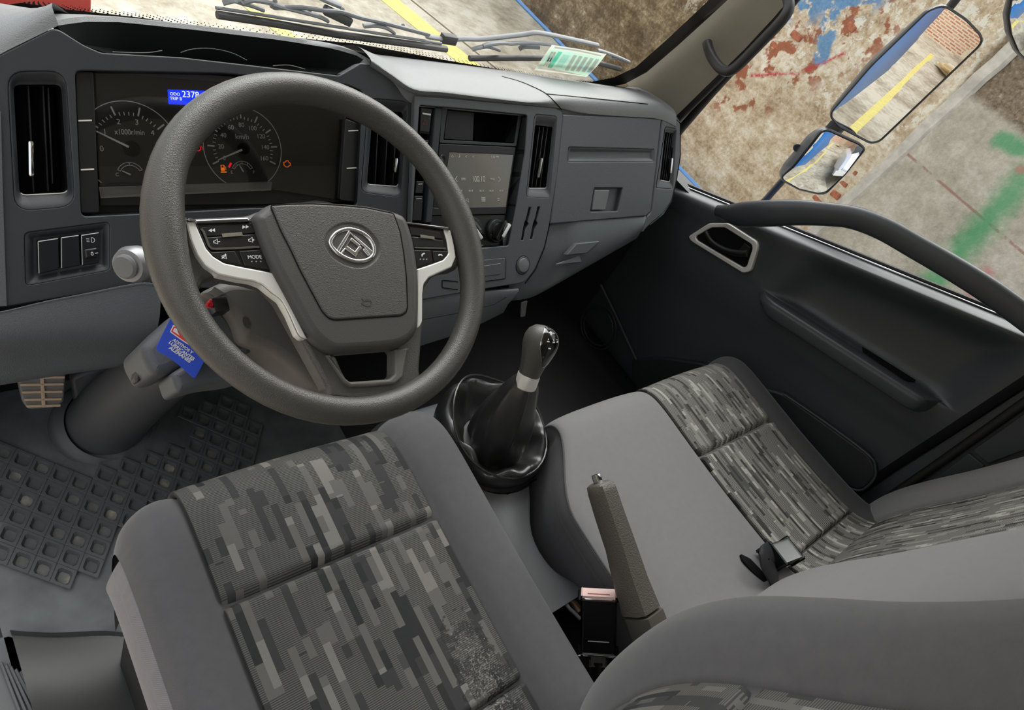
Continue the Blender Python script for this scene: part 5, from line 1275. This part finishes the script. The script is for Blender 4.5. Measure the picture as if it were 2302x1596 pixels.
# inner sleeve
R_ = []
low = BC + Vector((.0, -.015, -.005))
for k in range(15):
    t = k / 14; c0 = low.lerp(col_b, t); bulge = .042 * (1 - t) ** .5 * (.9 + .25 * math.sin(t * 3.4)) + .0178
    r = []
    tdir = (col_b - low).normalized(); PX = Plane(c0, tdir, (1, 0, 0))
    for i in range(N):
        a = 2 * math.pi * i / N
        wr = (1 - t) * .12 * math.sin(4 * a + 2 * t) + .05 * math.sin(7 * a + 6 * t) * (1 - t * .6)
        r.append(PX.w(bulge * (1 + wr) * math.cos(a), bulge * (1 + wr) * math.sin(a), 0))
    R_.append(r)
sl = loft_geo(R_, False).build('leather_sleeve', m_leather, gear, ang=80)
sm_ = [R_[k][44] + Vector((0, 0, 0)) for k in range(15)]
tube('sleeve_seam', sm_, .0016, m_leather, gear, n=6)
tube('boot_piping', [R_i + Vector((0, 0, .002)) for R_i in [BC + Vector((.112 * math.cos(a), .112 * math.sin(a), .03 + .055 * blob(a, 2.2, .75) + .02 * blob(a, .35, .4))) for a in [2 * math.pi * i / 40 for i in range(40)]]], .0022, m_leather, gear, n=6, closed=True)
L_ = dz.length
PK = Plane(col_b, ga, (1, -.25, 0))
lathe('collar', col_b, ga, [(.0185, -.018), (.0205, -.016), (.0212, .008), (.0205, .010)], m_silver, gear, 32)
kp = [(.0185, .008), (.0205, .03), (.0235, .055), (.0275, .08), (.0300, .10), (.0298, .117), (.0255, .134), (.017, .146), (.007, .1505), (.001, .151)]
sc2 = (L_ + .006) / .151
rings = []
for r, h in kp:
    rings.append([PK.w(r * math.cos(2 * math.pi * i / 32) * 1.02, r * 1.08 * math.sin(2 * math.pi * i / 32) - .002 * math.sin(h * 20), h * sc2) for i in range(32)])
loft_geo(rings).build('knob', m_knob, gear)
# glossy black insert with the shift pattern, on the side facing the rear right
pr_, ins_ = [], []
for j, (r, h) in enumerate(kp[2:-1]):
    wdt_ = [.18, .42, .6, .66, .66, .62, .55][j] if j < 7 else .5
    row = []
    for i in range(9):
        a = -1.42 + wdt_ * (i / 4 - 1) * 1.2
        row.append(PK.w((r + .0012) * math.cos(a) * 1.02, (r + .0012) * 1.08 * math.sin(a) - .002 * math.sin(h * 20), h * sc2))
    ins_.append(row)
strip_surface('shift_insert', ins_, m_gloss, gear, sm=3)
edge = [r[0] for r in ins_] + [r[-1] for r in reversed(ins_)]
tube('insert_edge', catmull(edge, 3, True), .0009, m_chrome, gear, n=6, closed=True)
def on_ins(u, v):
    # u across -1..1, v along 0..1 of the insert
    k = v * (len(ins_) - 1); j = min(int(k), len(ins_) - 2); f = k - j; q = (u + 1) * 4; i = min(int(q), 7); g = q - i
    p = ins_[j][i].lerp(ins_[j][i + 1], g).lerp(ins_[j + 1][i].lerp(ins_[j + 1][i + 1], g), f)
    return p + (p - (col_b + ga * (p - col_b).dot(ga))).normalized() * .0012
for pts in ([(-.5, .62), (-.5, .98)], [(0, .62), (0, .98)], [(.5, .62), (.5, .98)], [(-.5, .8), (.5, .8)]): tube('shift_symbol', [on_ins(*p) for p in pts], .0007, m_white, gear, n=6)
for u, v in ((-.5, .58), (0, .58), (.5, .58), (-.3, .42)): tube('shift_symbol', [on_ins(u - .1, v), on_ins(u + .1, v)], .0012, m_white, gear, n=6)

hb = thing('handbrake', 'grey handbrake lever with chrome push button, pulled up between the seats', 'handbrake', (.41, .02, .30))
tip = onx(.402, (1347, 1085)); bs = onx(.402, (1440, 1378)); hx = (tip - bs).normalized()
PH = Plane(bs, hx, (1, 0, 0)); LH = (tip - bs).length
def hring(t, wx, wy, sh=0):
    out = []
    for a, b in ((-1, -.55), (-.75, -.95), (.0, -1), (.75, -.95), (1, -.55), (1, .45), (.7, .85), (.12, 1.05), (-.12, 1.05), (-.7, .85), (-1, .45)):
        out.append(PH.w(a * wx, b * wy + sh, t * LH))
    return out
hr_ = [hring(-.42, .026, .032, -.01), hring(-.2, .027, .032, -.006), hring(.0, .027, .031, -.003), hring(.02, .0265, .030), hring(.25, .024, .027, .0015), hring(.5, .0215, .024, -.001), hring(.75, .0205, .0235, .001), hring(.93, .0205, .0225, .001), hring(.985, .019, .021, .001), hring(1.0, .014, .016, .001)]
g1 = loft_geo(hr_[3:]).build('grip', m_brakeg, hb, ang=50)
loft_geo(hr_[:3]).build('lever_base', m_brakes, hb, ang=50)
box('push_button', PH.w(0, .002, LH + .006), PH.x * .0062, PH.y * .0062, hx * .009, m_chrome, hb, .002)
tube('lever_arm', [PH.w(0, 0, -.4 * LH), PH.w(.0, -.03, -.75 * LH), Vector((.41, -.12, .26))], .02, m_black, hb)
bk = thing('belt_buckle', 'black upright belt buckle with red release button, painted pale for glare, beside the handbrake', 'belt buckle', (.36, -.02, .33))
T = onx(.365, (1346, 1346)); Bt = onx(.365, (1345, 1470)); tv = (T - Bt).normalized(); LB = (T - Bt).length
side = (onx(.365, (1386, 1351)) - onx(.365, (1305, 1338))); 
d_ = (T - CAM).normalized(); sd = tv.cross(d_).normalized()
if sd.dot(ROT[0]) < 0: sd = -sd
hw = 40 / FPX * (T - CAM).dot(ROT[2])
fd = tv.cross(sd).normalized()
if fd.dot(d_) > 0: fd = -fd
box('buckle_body', (T + Bt) / 2 - fd * .008, sd * hw, fd * .011, tv * (LB / 2), m_gloss, bk, .005, 3)
box('release_button', T - fd * .009 + tv * .002, sd * (hw * .92), fd * .010, tv * .004, m_red, bk, .002)
box('latch_slot', T - fd * .004 + tv * .0055, sd * (hw * .62), fd * .0014, tv * .0008, P_('slot_red', (150, 60, 55), .5), bk, 0)
tube('chrome_lip', [T - fd * .001 - sd * hw * .95, T + fd * .0025 - sd * hw * .7, T + fd * .0025 + sd * hw * .7, T - fd * .001 + sd * hw * .95], .0012, m_chrome, bk, n=6)
stroke_p = [(Bt.lerp(T, .25) + fd * .0036 + sd * hw * s) for s in (-.6, .6)]
tube('moulded_line', stroke_p, .0009, m_chromed, bk, n=6)
box('buckle_neck', Bt - tv * .012 - fd * .008, sd * .013, fd * .006, tv * .014, m_colgrey, bk, .003)
tube('buckle_stalk', [Bt - tv * .02 - fd * .008, Bt - tv * .06 - fd * .006, Bt - tv * .12], .010, m_black, bk, n=10)

# ------------------------------------------------------------------ passenger door
DX = 1.28
dr = thing('door_1', 'dark moulded passenger door panel with grab bar, silver-ringed handle and armrest', 'door', (DX, .4, .05), kind='thing')
def zs_(y): return .920 - .393 * y
def za_(y): return .690 - .262 * y
def smst(x, a, b):
    t = max(0, min(1, (x - a) / (b - a))); return t * t * (3 - 2 * t)
rows = []
ysd = [-.062 + .0195 * i for i in range(48)]
for y in ysd:
    wr = smst(y, .47, .36) * smst(y, -.05, .03); Zs, Za = zs_(y), za_(y)
    Za = min(Za, Zs - .03)
    if y > .5: Za = max(.20, Za)
    c = [(1.352, Zs + .006), (1.325, Zs + .004), (1.297, Zs - .002), (1.282, Zs - .016), (1.280 + .040 * wr, Zs - .05 - .02 * wr), (1.282 + .045 * wr, max(Za + .055, Zs - .12)), (1.280 + .035 * wr, Za + .012), (1.280 + .004 * wr, Za), (1.280, Za - .04), (1.284, Za - .09), (1.292, Za - .17), (1.292, .16), (1.292, .06), (1.30, .03)]
    rows.append([Vector((x, y, z)) for x, z in c])
rows = [catmull(r, 4) for r in rows]
strip_surface('door_panel', rows, m_door, dr, ang=60)
edge_ = [r for r in rows[0]]
strip_surface('door_end', [edge_, [p + Vector((.02, -.02, 0)) for p in edge_], [p + Vector((.07, -.025, 0)) for p in edge_]], m_doord, dr)
skn = Plane((1.372, 0, 0), (-1, 0, 0), (0, -1, 0))
plate('door_skin', skn, [(-1.1, .46), (.13, .93), (.13, -.15), (-1.1, -.15)], .01, m_truckblue, dr, bev=.002)
# armrest
ar = []
def arm_pt(t): 
    q = [(1700, 640), (1715, 656), (1860, 752), (2000, 842), (2080, 890), (2118, 905)]
    return None
for i in range(25):
    t = i / 24; y = .462 - .475 * t; z = za_(y) + .002
    wd = .045 * min(1, (t / .12) ** .5 if t > 0 else 0) * min(1, ((1 - t) / .06) ** .5 if t < 1 else 0) + .002; h = .042 * (.4 + .6 * min(1, t / .15)) 
    x0 = 1.315; x1 = 1.283 - wd
    ar.append([Vector((x0, y, z - .002)), Vector((x1 + .012, y, z + .003)), Vector((x1 + .003, y, z - .004)), Vector((x1, y, z - .014)), Vector((x1 + .002, y, z - h + .008)), Vector((x1 + .012, y, z - h)), Vector((x0 - .02, y, z - h - .016))])
arm = strip_surface('armrest', ar, m_door, dr, sm=3, ang=60)
def on_arm(p, dzz=0):
    # arm top plane: z = .692 - .262 y
    d = ray(p); t = (.692 + .003 + dzz - .262 * CAM.y - CAM.z) / (d.z + .262 * d.y); return CAM + d * t
PA = Plane((1.27, .2, .695 - .0524), (0, .2534, .967), (0, -1, 0))
plate('window_switch', PA, PA.L(rd('5', (800, 570), (848, 580), (890, 612), (878, 628), (838, 610), (795, 582)), .001, .001, 2), .004, m_black, arm, bev=.001, off=.0012)
plate('switch_rocker', PA, PA.L(rd('5', (826, 588), (850, 592), (884, 616), (874, 624)), .003, .001, 2), .004, m_btn, arm, bev=.001, off=.004)
plate('pull_pocket', PA, PA.L(rd('5', (1072, 745), (1100, 740), (1310, 868), (1320, 895), (1308, 912), (1270, 905), (1078, 775)), .0015, .004, 4), .004, m_matte, arm, bev=.001, off=.0018)
# handle
PD = Plane((DX - .002, .6, .6), (-1, 0, 0), (0, -1, 0))
hb_o = rd('5', (292, 262), (385, 203), (470, 203), (600, 285), (605, 312), (572, 418), (538, 427), (305, 284)); hb_i = rd('5', (325, 262), (396, 222), (456, 222), (577, 298), (580, 318), (554, 396), (540, 402), (332, 280))
hbz = plate('handle_ring', PD, [PD.L(hb_o, .008, .008, 4), PD.L(hb_i, .008, .006, 4)], .012, m_silver, dr, bev=.003, off=.008)
plate('handle_cup', PD, PD.L(hb_i, .002, .006, 4), .006, m_matte, dr, bev=0, off=.0025)
hv = [PD.at(p, .012) for p in rd('5', (372, 242), (400, 285), (450, 318), (505, 335), (560, 338))]
tube('handle_lever', catmull(hv, 4), [.006 + .004 * i / 16 for i in range(17)], m_black, dr, n=10)
plate('lock_tab', PD, PD.L(rd('5', (512, 332), (545, 290), (572, 312), (560, 345), (530, 345)), .010, .001, 2), .008, m_black, dr, bev=.001, off=.010)
# grab bar across the window
GX = 1.232
gb = [onx(1.268, (1612, 474)), onx(1.25, (1655, 482))] + [onx(GX, p) for p in ((1720, 480), (1790, 478), (1860, 482), (1920, 490), (1985, 514), (2060, 556), (2140, 602), (2220, 652), (2290, 702), (2325, 728))] + [onx(1.25, (2365, 760)), onx(1.285, (2400, 790))]
gpts = catmull(gb, 5)
tube('grab_bar', gpts, [.016 + .017 * smst(i, 0, 7) - .007 * smst(i, 10, 24) for i in range(len(gpts))], m_door, dr, n=16, flat=.62, up=(1, 0, 0))
tube('bar_highlight_edge', [p + Vector((-.004, 0, .0135)) for p in gpts[6:-8]], .002, m_door, dr, n=6)
# access cover and map pocket
plate('access_cover', Plane((1.32, 0, .75), (-1, 0, 0), (0, -1, 0)), Plane((1.32, 0, .75), (-1, 0, 0), (0, -1, 0)).L(rd('5', (1700, 768), (1755, 800), (1755, 830), (1640, 925), (1590, 885), (1592, 860)), .0, .005, 3), .003, m_door, dr, bev=.001, off=.002)
PM = Plane((1.282, .2, .3), (-1, 0, 0), (0, -1, 0))
mp = rd('5', (40, 815), (180, 806), (350, 830), (500, 900), (720, 968), (1100, 1240), (1132, 1300), (1128, 1345), (1085, 1395), (1040, 1398), (900, 1330), (500, 1180), (60, 960), (38, 880))
plate('map_pocket', PM, PM.L(mp, .014, .01, 3), .02, m_doord, dr, bev=.006, off=.014)
tube('pocket_rim', catmull([PM.at(p, .016) for p in rd('5', (720, 968), (900, 1090), (1100, 1240), (1132, 1300), (1128, 1345), (1085, 1392), (1040, 1398), (960, 1365))], 4), .003, m_door, dr, n=8)
tube('panel_ridge', [PM.at(p, .006) for p in ((1350, 640), (1380, 700), (1412, 770), (1432, 812))], .004, m_door, dr, n=8)
kc = PM.at((1345, 735), .004)
for i in range(22):
    a = 2 * math.pi * i / 22
for k in (.075, .062): tube('speaker_ring', [kc + Vector((0, k * math.cos(2 * math.pi * i / 40), k * math.sin(2 * math.pi * i / 40))) for i in range(40)], .0022, m_door, dr, n=6, closed=True)
# glass, seals, frame
gl_ = [Vector((1.345, .93, zs_(.93) - .01)), Vector((1.345, -.1, zs_(-.1) - .01)), Vector((1.345, -.1, 1.66)), Vector((1.345, .70, 1.66))]
mk('window_glass', gl_, [(0, 1, 2, 3)], m_glass, dr, smooth=False)
tube('belt_seal', [Vector((1.338, y, zs_(y) + .010)) for y in (.92, .6, .3, 0, -.09)], .006, m_seal, dr, n=8)
tube('belt_strip', [Vector((1.325, y, zs_(y) + .006)) for y in (.92, .6, .3, 0, -.06)], .0028, m_chromed, dr, n=8)
def chan(name, pxs, x, r, mat, flat=1, parent=dr): return tube(name, [onx(x, p) for p in pxs], r, mat, parent, n=10, flat=flat)
chan('window_channel', ((1816, -40), (1776, 8), (1700, 96), (1600, 206), (1530, 288), (1490, 340)), 1.335, .014, m_seal)
chan('frame_strip', ((1812, -40), (1740, 42), (1660, 130), (1580, 215), (1520, 282), (1488, 320)), 1.318, .006, m_chromed)
chan('door_seal', ((1806, -40), (1768, 4), (1690, 96), (1620, 170), (1540, 250), (1500, 292)), 1.290, .012, m_seal)
bp_ = bpy.data.objects['trim_4']
tube('door_aperture_seal', [onx(1.298, p) for p in ((2400, 838), (2302, 906), (2120, 1035), (1942, 1157), (1850, 1225))], .011, m_seal, bp_, n=10)
PB = Plane((1.302, 0, .6), (-1, 0, 0), (0, -1, 0))
plate('pillar_cover', PB, PB.L([(2420, 850), (2420, 985), (2302, 1012), (2222, 1042), (2186, 1012), (2302, 930)], .004, .004, 3), .008, m_door, bp_, bev=.002, off=.006)
plate('pillar_cover', PB, PB.L([(2178, 1018), (2214, 1048), (2060, 1130), (1990, 1190), (1968, 1176)], .004, .004, 3), .008, m_door, bp_, bev=.002, off=.006)
# grab handle on the pillar
gh = thing('pillar_handle', 'black grab handle on the beige windscreen pillar', 'grab handle', onx(1.2, (1640, 150)))
hpx = rd('H', (585, 515), (605, 600), (650, 700), (725, 800), (800, 850), (880, 840), (980, 760), (1100, 640), (1250, 485), (1400, 330), (1510, 200), (1560, 90), (1545, -40), (1490, -110))
hxx = [1.215, 1.205, 1.195, 1.185, 1.178, 1.175, 1.175, 1.175, 1.175, 1.178, 1.182, 1.19, 1.20, 1.21]
tube('handle_bar', catmull([onx(x, p) for x, p in zip(hxx, hpx)], 4), .0125, P_('handle_black', (54, 54, 55), .45), gh, n=14)
cup = onx(1.222, rd('H', (600, 560))[0])
# ------------------------------------------------------------------ outside mirrors
def mirror(name, label, px4, gpx, o3, yaw, pitch, convex, rad_, back, lean):
    n = Vector((-math.cos(pitch) * math.sin(yaw), -math.cos(pitch) * math.cos(yaw), -math.sin(pitch)))
    PMx = Plane(o3, n, (1, 0, 0)); gp_ = PMx.L(gpx, 0, rad_ * .8, 6); rim_o = inset(gp_, -.006 if area2(gp_) > 0 else .006)
    root = thing(name, label, 'mirror', PMx.o)
    def ctr(q): return sum(p[0] for p in q) / len(q), sum(p[1] for p in q) / len(q)
    sh = PMx.L(px4, -back * .5, rad_, 6); cx, cy = ctr(sh)
    def sc(k): return [(cx + (u - cx) * k, cy + (v - cy) * k) for u, v in sh]
    def rg(q, h): return [PMx.w(u, v, h) for u, v in q]
    mid_ = [((a[0] + b[0]) / 2, (a[1] + b[1]) / 2) for a, b in zip(rim_o, sh)]
    loft_geo([rg(rim_o, .002), rg(mid_, -back * .2), rg(sc(.985), -back * .5), rg(sc(.85), -back * .85), rg(sc(.5), -back)]).build('shell', m_mirrorback, root, ang=60)
    loft_geo([rg(rim_o, -.004), rg(inset(rim_o, 0), .004), rg([((a[0] + b[0]) / 2, (a[1] + b[1]) / 2) for a, b in zip(rim_o, gp_)], .006), rg(gp_, .001)], False).build('rim', m_mirrorrim, root)
    cx, cy = ctr(gp_); vs = [PMx.w(cx, cy, .002 + convex)]; fs = []; K = 12; m = len(gp_); md_ = max(math.hypot(u - cx, v - cy) for u, v in gp_)
    for k in range(1, K + 1):
        for u, v in gp_:
            uu, vv = cx + (u - cx) * k / K, cy + (v - cy) * k / K
            vs.append(PMx.w(uu, vv, .002 + convex * (1 - (math.hypot(uu - cx, vv - cy) / md_) ** 2)))
    for j in range(m): fs.append((0, 1 + j, 1 + (j + 1) % m))
    for k in range(K - 1):
        for j in range(m): fs.append((1 + k * m + j, 1 + (k + 1) * m + j, 1 + (k + 1) * m + (j + 1) % m, 1 + k * m + (j + 1) % m))
    mk('mirror_glass', vs, fs, m_mirror, root, ang=80)
    return root, PMx
mq = rd('I', (1375, 45), (1440, 32), (1500, 50), (1640, 140), (1750, 255), (1768, 310), (1740, 360), (965, 1108), (890, 1120), (640, 995), (570, 915), (568, 850), (880, 470), (1310, 75))
mg = rd('I', (1390, 70), (1440, 55), (1490, 68), (1625, 158), (1732, 270), (1748, 318), (1722, 358), (955, 1094), (892, 1104), (650, 976), (592, 905), (596, 868), (905, 510), (1335, 95))
M1, PM1 = mirror('wing_mirror', 'tall passenger wing mirror reflecting bright yard, brick wall and blue truck side', mq, mg, onx(1.68, (1980, 160)), math.radians(36.35), math.radians(1.6), .0009, .018, .05, 0)
sq = rd('I', (470, 1000), (520, 985), (560, 995), (700, 1055), (856, 1145), (845, 1185), (700, 1350), (545, 1512), (480, 1514), (330, 1478), (190, 1400), (170, 1350), (210, 1275), (400, 1050))
sg = rd('I', (505, 1030), (540, 1018), (575, 1025), (700, 1082), (790, 1122), (834, 1160), (690, 1345), (540, 1496), (485, 1500), (335, 1464), (215, 1398), (205, 1375), (290, 1295), (440, 1110))
M2, PM2 = mirror('wide_angle_mirror', 'small convex mirror below the tall one, reflecting a white car', sq, sg, onx(1.68, (1860, 350)), math.radians(34), math.radians(1), .010, .008, .05, 0)
tq = [(2252, 30), (2257, 70), (2275, 112), (2305, 145), (2350, 160), (2400, 150), (2435, 110), (2445, 50), (2430, -10), (2390, -55), (2340, -70), (2290, -50), (2262, -10)]
tg = [(2266, 30), (2271, 68), (2287, 106), (2313, 135), (2350, 146), (2394, 138), (2424, 104), (2432, 50), (2418, -4), (2384, -44), (2340, -56), (2297, -40), (2274, -6)]
M3, PM3 = mirror('round_mirror', 'round kerb mirror cut off by the top right corner of the photograph', tq, tg, onx(1.75, (2340, 40)), math.radians(34), math.radians(14), .02, .004, .06, -.01)
pole_pts = [onx(1.72, p) for p in ((2190, -60), (2148, 0), (2060, 110), (1960, 210), (1878, 292), (1800, 360), (1725, 445), (1690, 480))]
tube('mirror_pole', pole_pts, .011, m_pole, M1, n=12)
bxp = onx(1.715, (1876, 290)); box('pole_clamp', bxp, (.02, 0, 0), (0, .02, 0), (0, 0, .018), m_mirrorrim, M1, .004)
lathe('mount_bolt', PM2.at(rd('I', (318, 1152))[0], -.022), (-.8, -.55, .1), [(.011, -.004), (.011, .002), (.0075, .002), (.0065, -.002), (.001, -.002)], m_mirrorrim, M2, 24)
# ------------------------------------------------------------------ wipers and windscreen sticker
def wp(p, off=.03): return pwp(p, off)
w1 = thing('wiper', 'long windscreen wiper with jointed grey blade holder resting low on the glass, left of centre', 'wiper', wp((750, 75)))
tube('rubber_blade', [wp(p, .012) for p in rd('W', (355, 180), (800, 245), (1400, 345), (2000, 420), (2330, 465))], .0082, m_wiperd, w1, n=8, flat=.8)
tube('blade_spine', [wp(p, .02) for p in rd('W', (355, 155), (700, 205), (1330, 300), (1900, 385), (2300, 445))], .003, m_wiper, w1, n=8)
for q in ([(560, 115), (600, 150), (700, 125), (850, 150), (880, 185), (1100, 180), (1300, 205), (1450, 215), (1620, 265), (1800, 300), (1980, 345), (2200, 400)], [(430, 150), (520, 128), (580, 145), (680, 170), (775, 205)], [(850, 150), (960, 180), (1150, 225), (1260, 255), (1330, 290)], [(1640, 330), (1760, 325), (1850, 350), (1900, 385)]):
    tube('blade_yoke', catmull([wp(p, .028) for p in rd('W', *q)], 3), .0066, m_wiper, w1, n=8, flat=.6)
for q in ((600, 140), (885, 155), (1180, 230), (1465, 215), (1750, 325), (1985, 345)): c3 = wp(rd('W', q)[0], .034); lathe('rivet', c3, (0, -1, .3), [(.004, 0), (.004, .003), (.001, .004)], m_wiper, w1, 12)
box('yoke_mount', wp(rd('W', (1420, 255))[0], .03), (.03, 0, -.008), (0, .008, 0), (.002, 0, .008), m_wiperd, w1, .003)
tube('wiper_arm', catmull([wp(p, .045) for p in rd('W', (-1250, 190), (-800, 130), (-420, 112), (0, 112), (280, 104), (600, 95), (920, 92), (1100, 108), (1240, 138), (1330, 175), (1460, 225))], 4), .009, m_wiper, w1, n=10, flat=.6)
tube('arm_sleeve', [wp(p, .047) for p in rd('W', (885, 85), (965, 90))], .013, m_wiperd, w1, n=10)
w2_ = thing('wiper', 'windscreen wiper lying behind the green and white sticker, right of centre', 'wiper', wp((1230, 135)))
tube('rubber_blade', [wp(p, .012) for p in rd('S', (285, 390), (700, 385), (1050, 385), (1400, 410), (1650, 430), (1910, 500))], .0078, m_wiperd, w2_, n=8, flat=.8)
for q in ([(460, 325), (560, 300), (680, 290), (760, 295), (900, 285), (1080, 290), (1250, 310)], [(340, 360), (440, 335), (520, 330), (630, 365)], [(850, 350), (900, 325), (1060, 330)], [(1690, 360), (1740, 368), (1850, 405), (1940, 440), (2030, 480)], [(1830, 435), (1900, 435), (1960, 470)]):
    tube('blade_yoke', catmull([wp(p, .028) for p in rd('S', *q)], 3), .0066, m_wiper, w2_, n=8, flat=.6)
tube('wiper_arm', catmull([wp(p, .045) for p in rd('S', (-120, 300), (0, 318), (110, 325), (300, 318), (500, 315), (900, 268), (1050, 245), (1200, 262), (1500, 320), (1720, 365))], 4), .008, m_wiper, w2_, n=10, flat=.6)
box('arm_joint', wp(rd('S', (115, 325))[0], .045), (.02, 0, 0), (0, .009, 0), (0, 0, .010), m_wiperd, w2_, .003)
stq = rd('S', (1155, 195), (1440, 240), (1742, 295), (1640, 430), (1528, 542), (1240, 500), (965, 468), (1060, 330))
q3 = [pwp(p, -.006) for p in stq]
nS = ((q3[2] - q3[0]).cross(q3[5] - q3[0])).normalized()
if nS.y > 0: nS = -nS
PSK = Plane(q3[3].lerp(q3[7], .5), nS)
stk_ = thing('sticker', 'pale green and white inspection sticker on the lower right of the windscreen', 'sticker', PSK.o)
def stl(*q): return PSK.L(rd('S', *q), 0)
fld = stl((1140, 240), (1400, 285), (1700, 335), (1615, 440), (1520, 530), (1240, 488), (1000, 450), (1075, 335))
hd = stl((1185, 215), (1440, 252), (1690, 308), (1685, 320), (1435, 266), (1180, 232))
bar = stl((1225, 268), (1268, 275), (1150, 448), (1108, 442)); patch = stl((1280, 300), (1350, 312), (1262, 440), (1190, 428))
cols_ = []
for k in range(5):
    x = 1390 + k * 60; y = 304 + k * 11; cols_.append(stl((x, y), (x + 36, y + 7), (x - 62, y + 172 - k * 6), (x - 98, y + 165 - k * 6)))
for k in range(3):
    x = 1148 + k * 24; cols_.append(stl((x, 268 + k * 3), (x + 9, 269 + k * 3), (x - 78, 428 + k * 5), (x - 88, 426 + k * 5)))
def stp(name, loops, m): plate(name, PSK, loops, .0003, m, stk_, bev=0, back=False)
stp('sticker_card', [PSK.L(stq, 0, .001, 2), fld, hd], m_stickerw); stp('sticker_field', [fld, bar, patch] + cols_, m_stickerl)
stp('sticker_heading', [hd], m_stickert); stp('sticker_bar', [bar], m_stickerg); stp('sticker_patch', [patch], translucent('sticker_mid_green', (160, 218, 196)))
for c_ in cols_: stp('sticker_lines', [c_], m_stickert)

# ------------------------------------------------------------------ turn every text curve into a mesh
bpy.context.view_layer.update(); dg = bpy.context.evaluated_depsgraph_get()
for o in [o for o in bpy.data.objects if o.type == 'FONT']:
    me = bpy.data.meshes.new_from_object(o.evaluated_get(dg)); nm = o.name
    p = bpy.data.objects.new('tmp', me); COL.objects.link(p); p.parent = o.parent; p.matrix_local = o.matrix_local.copy()
    bpy.data.objects.remove(o); p.name = nm; me.name = nm
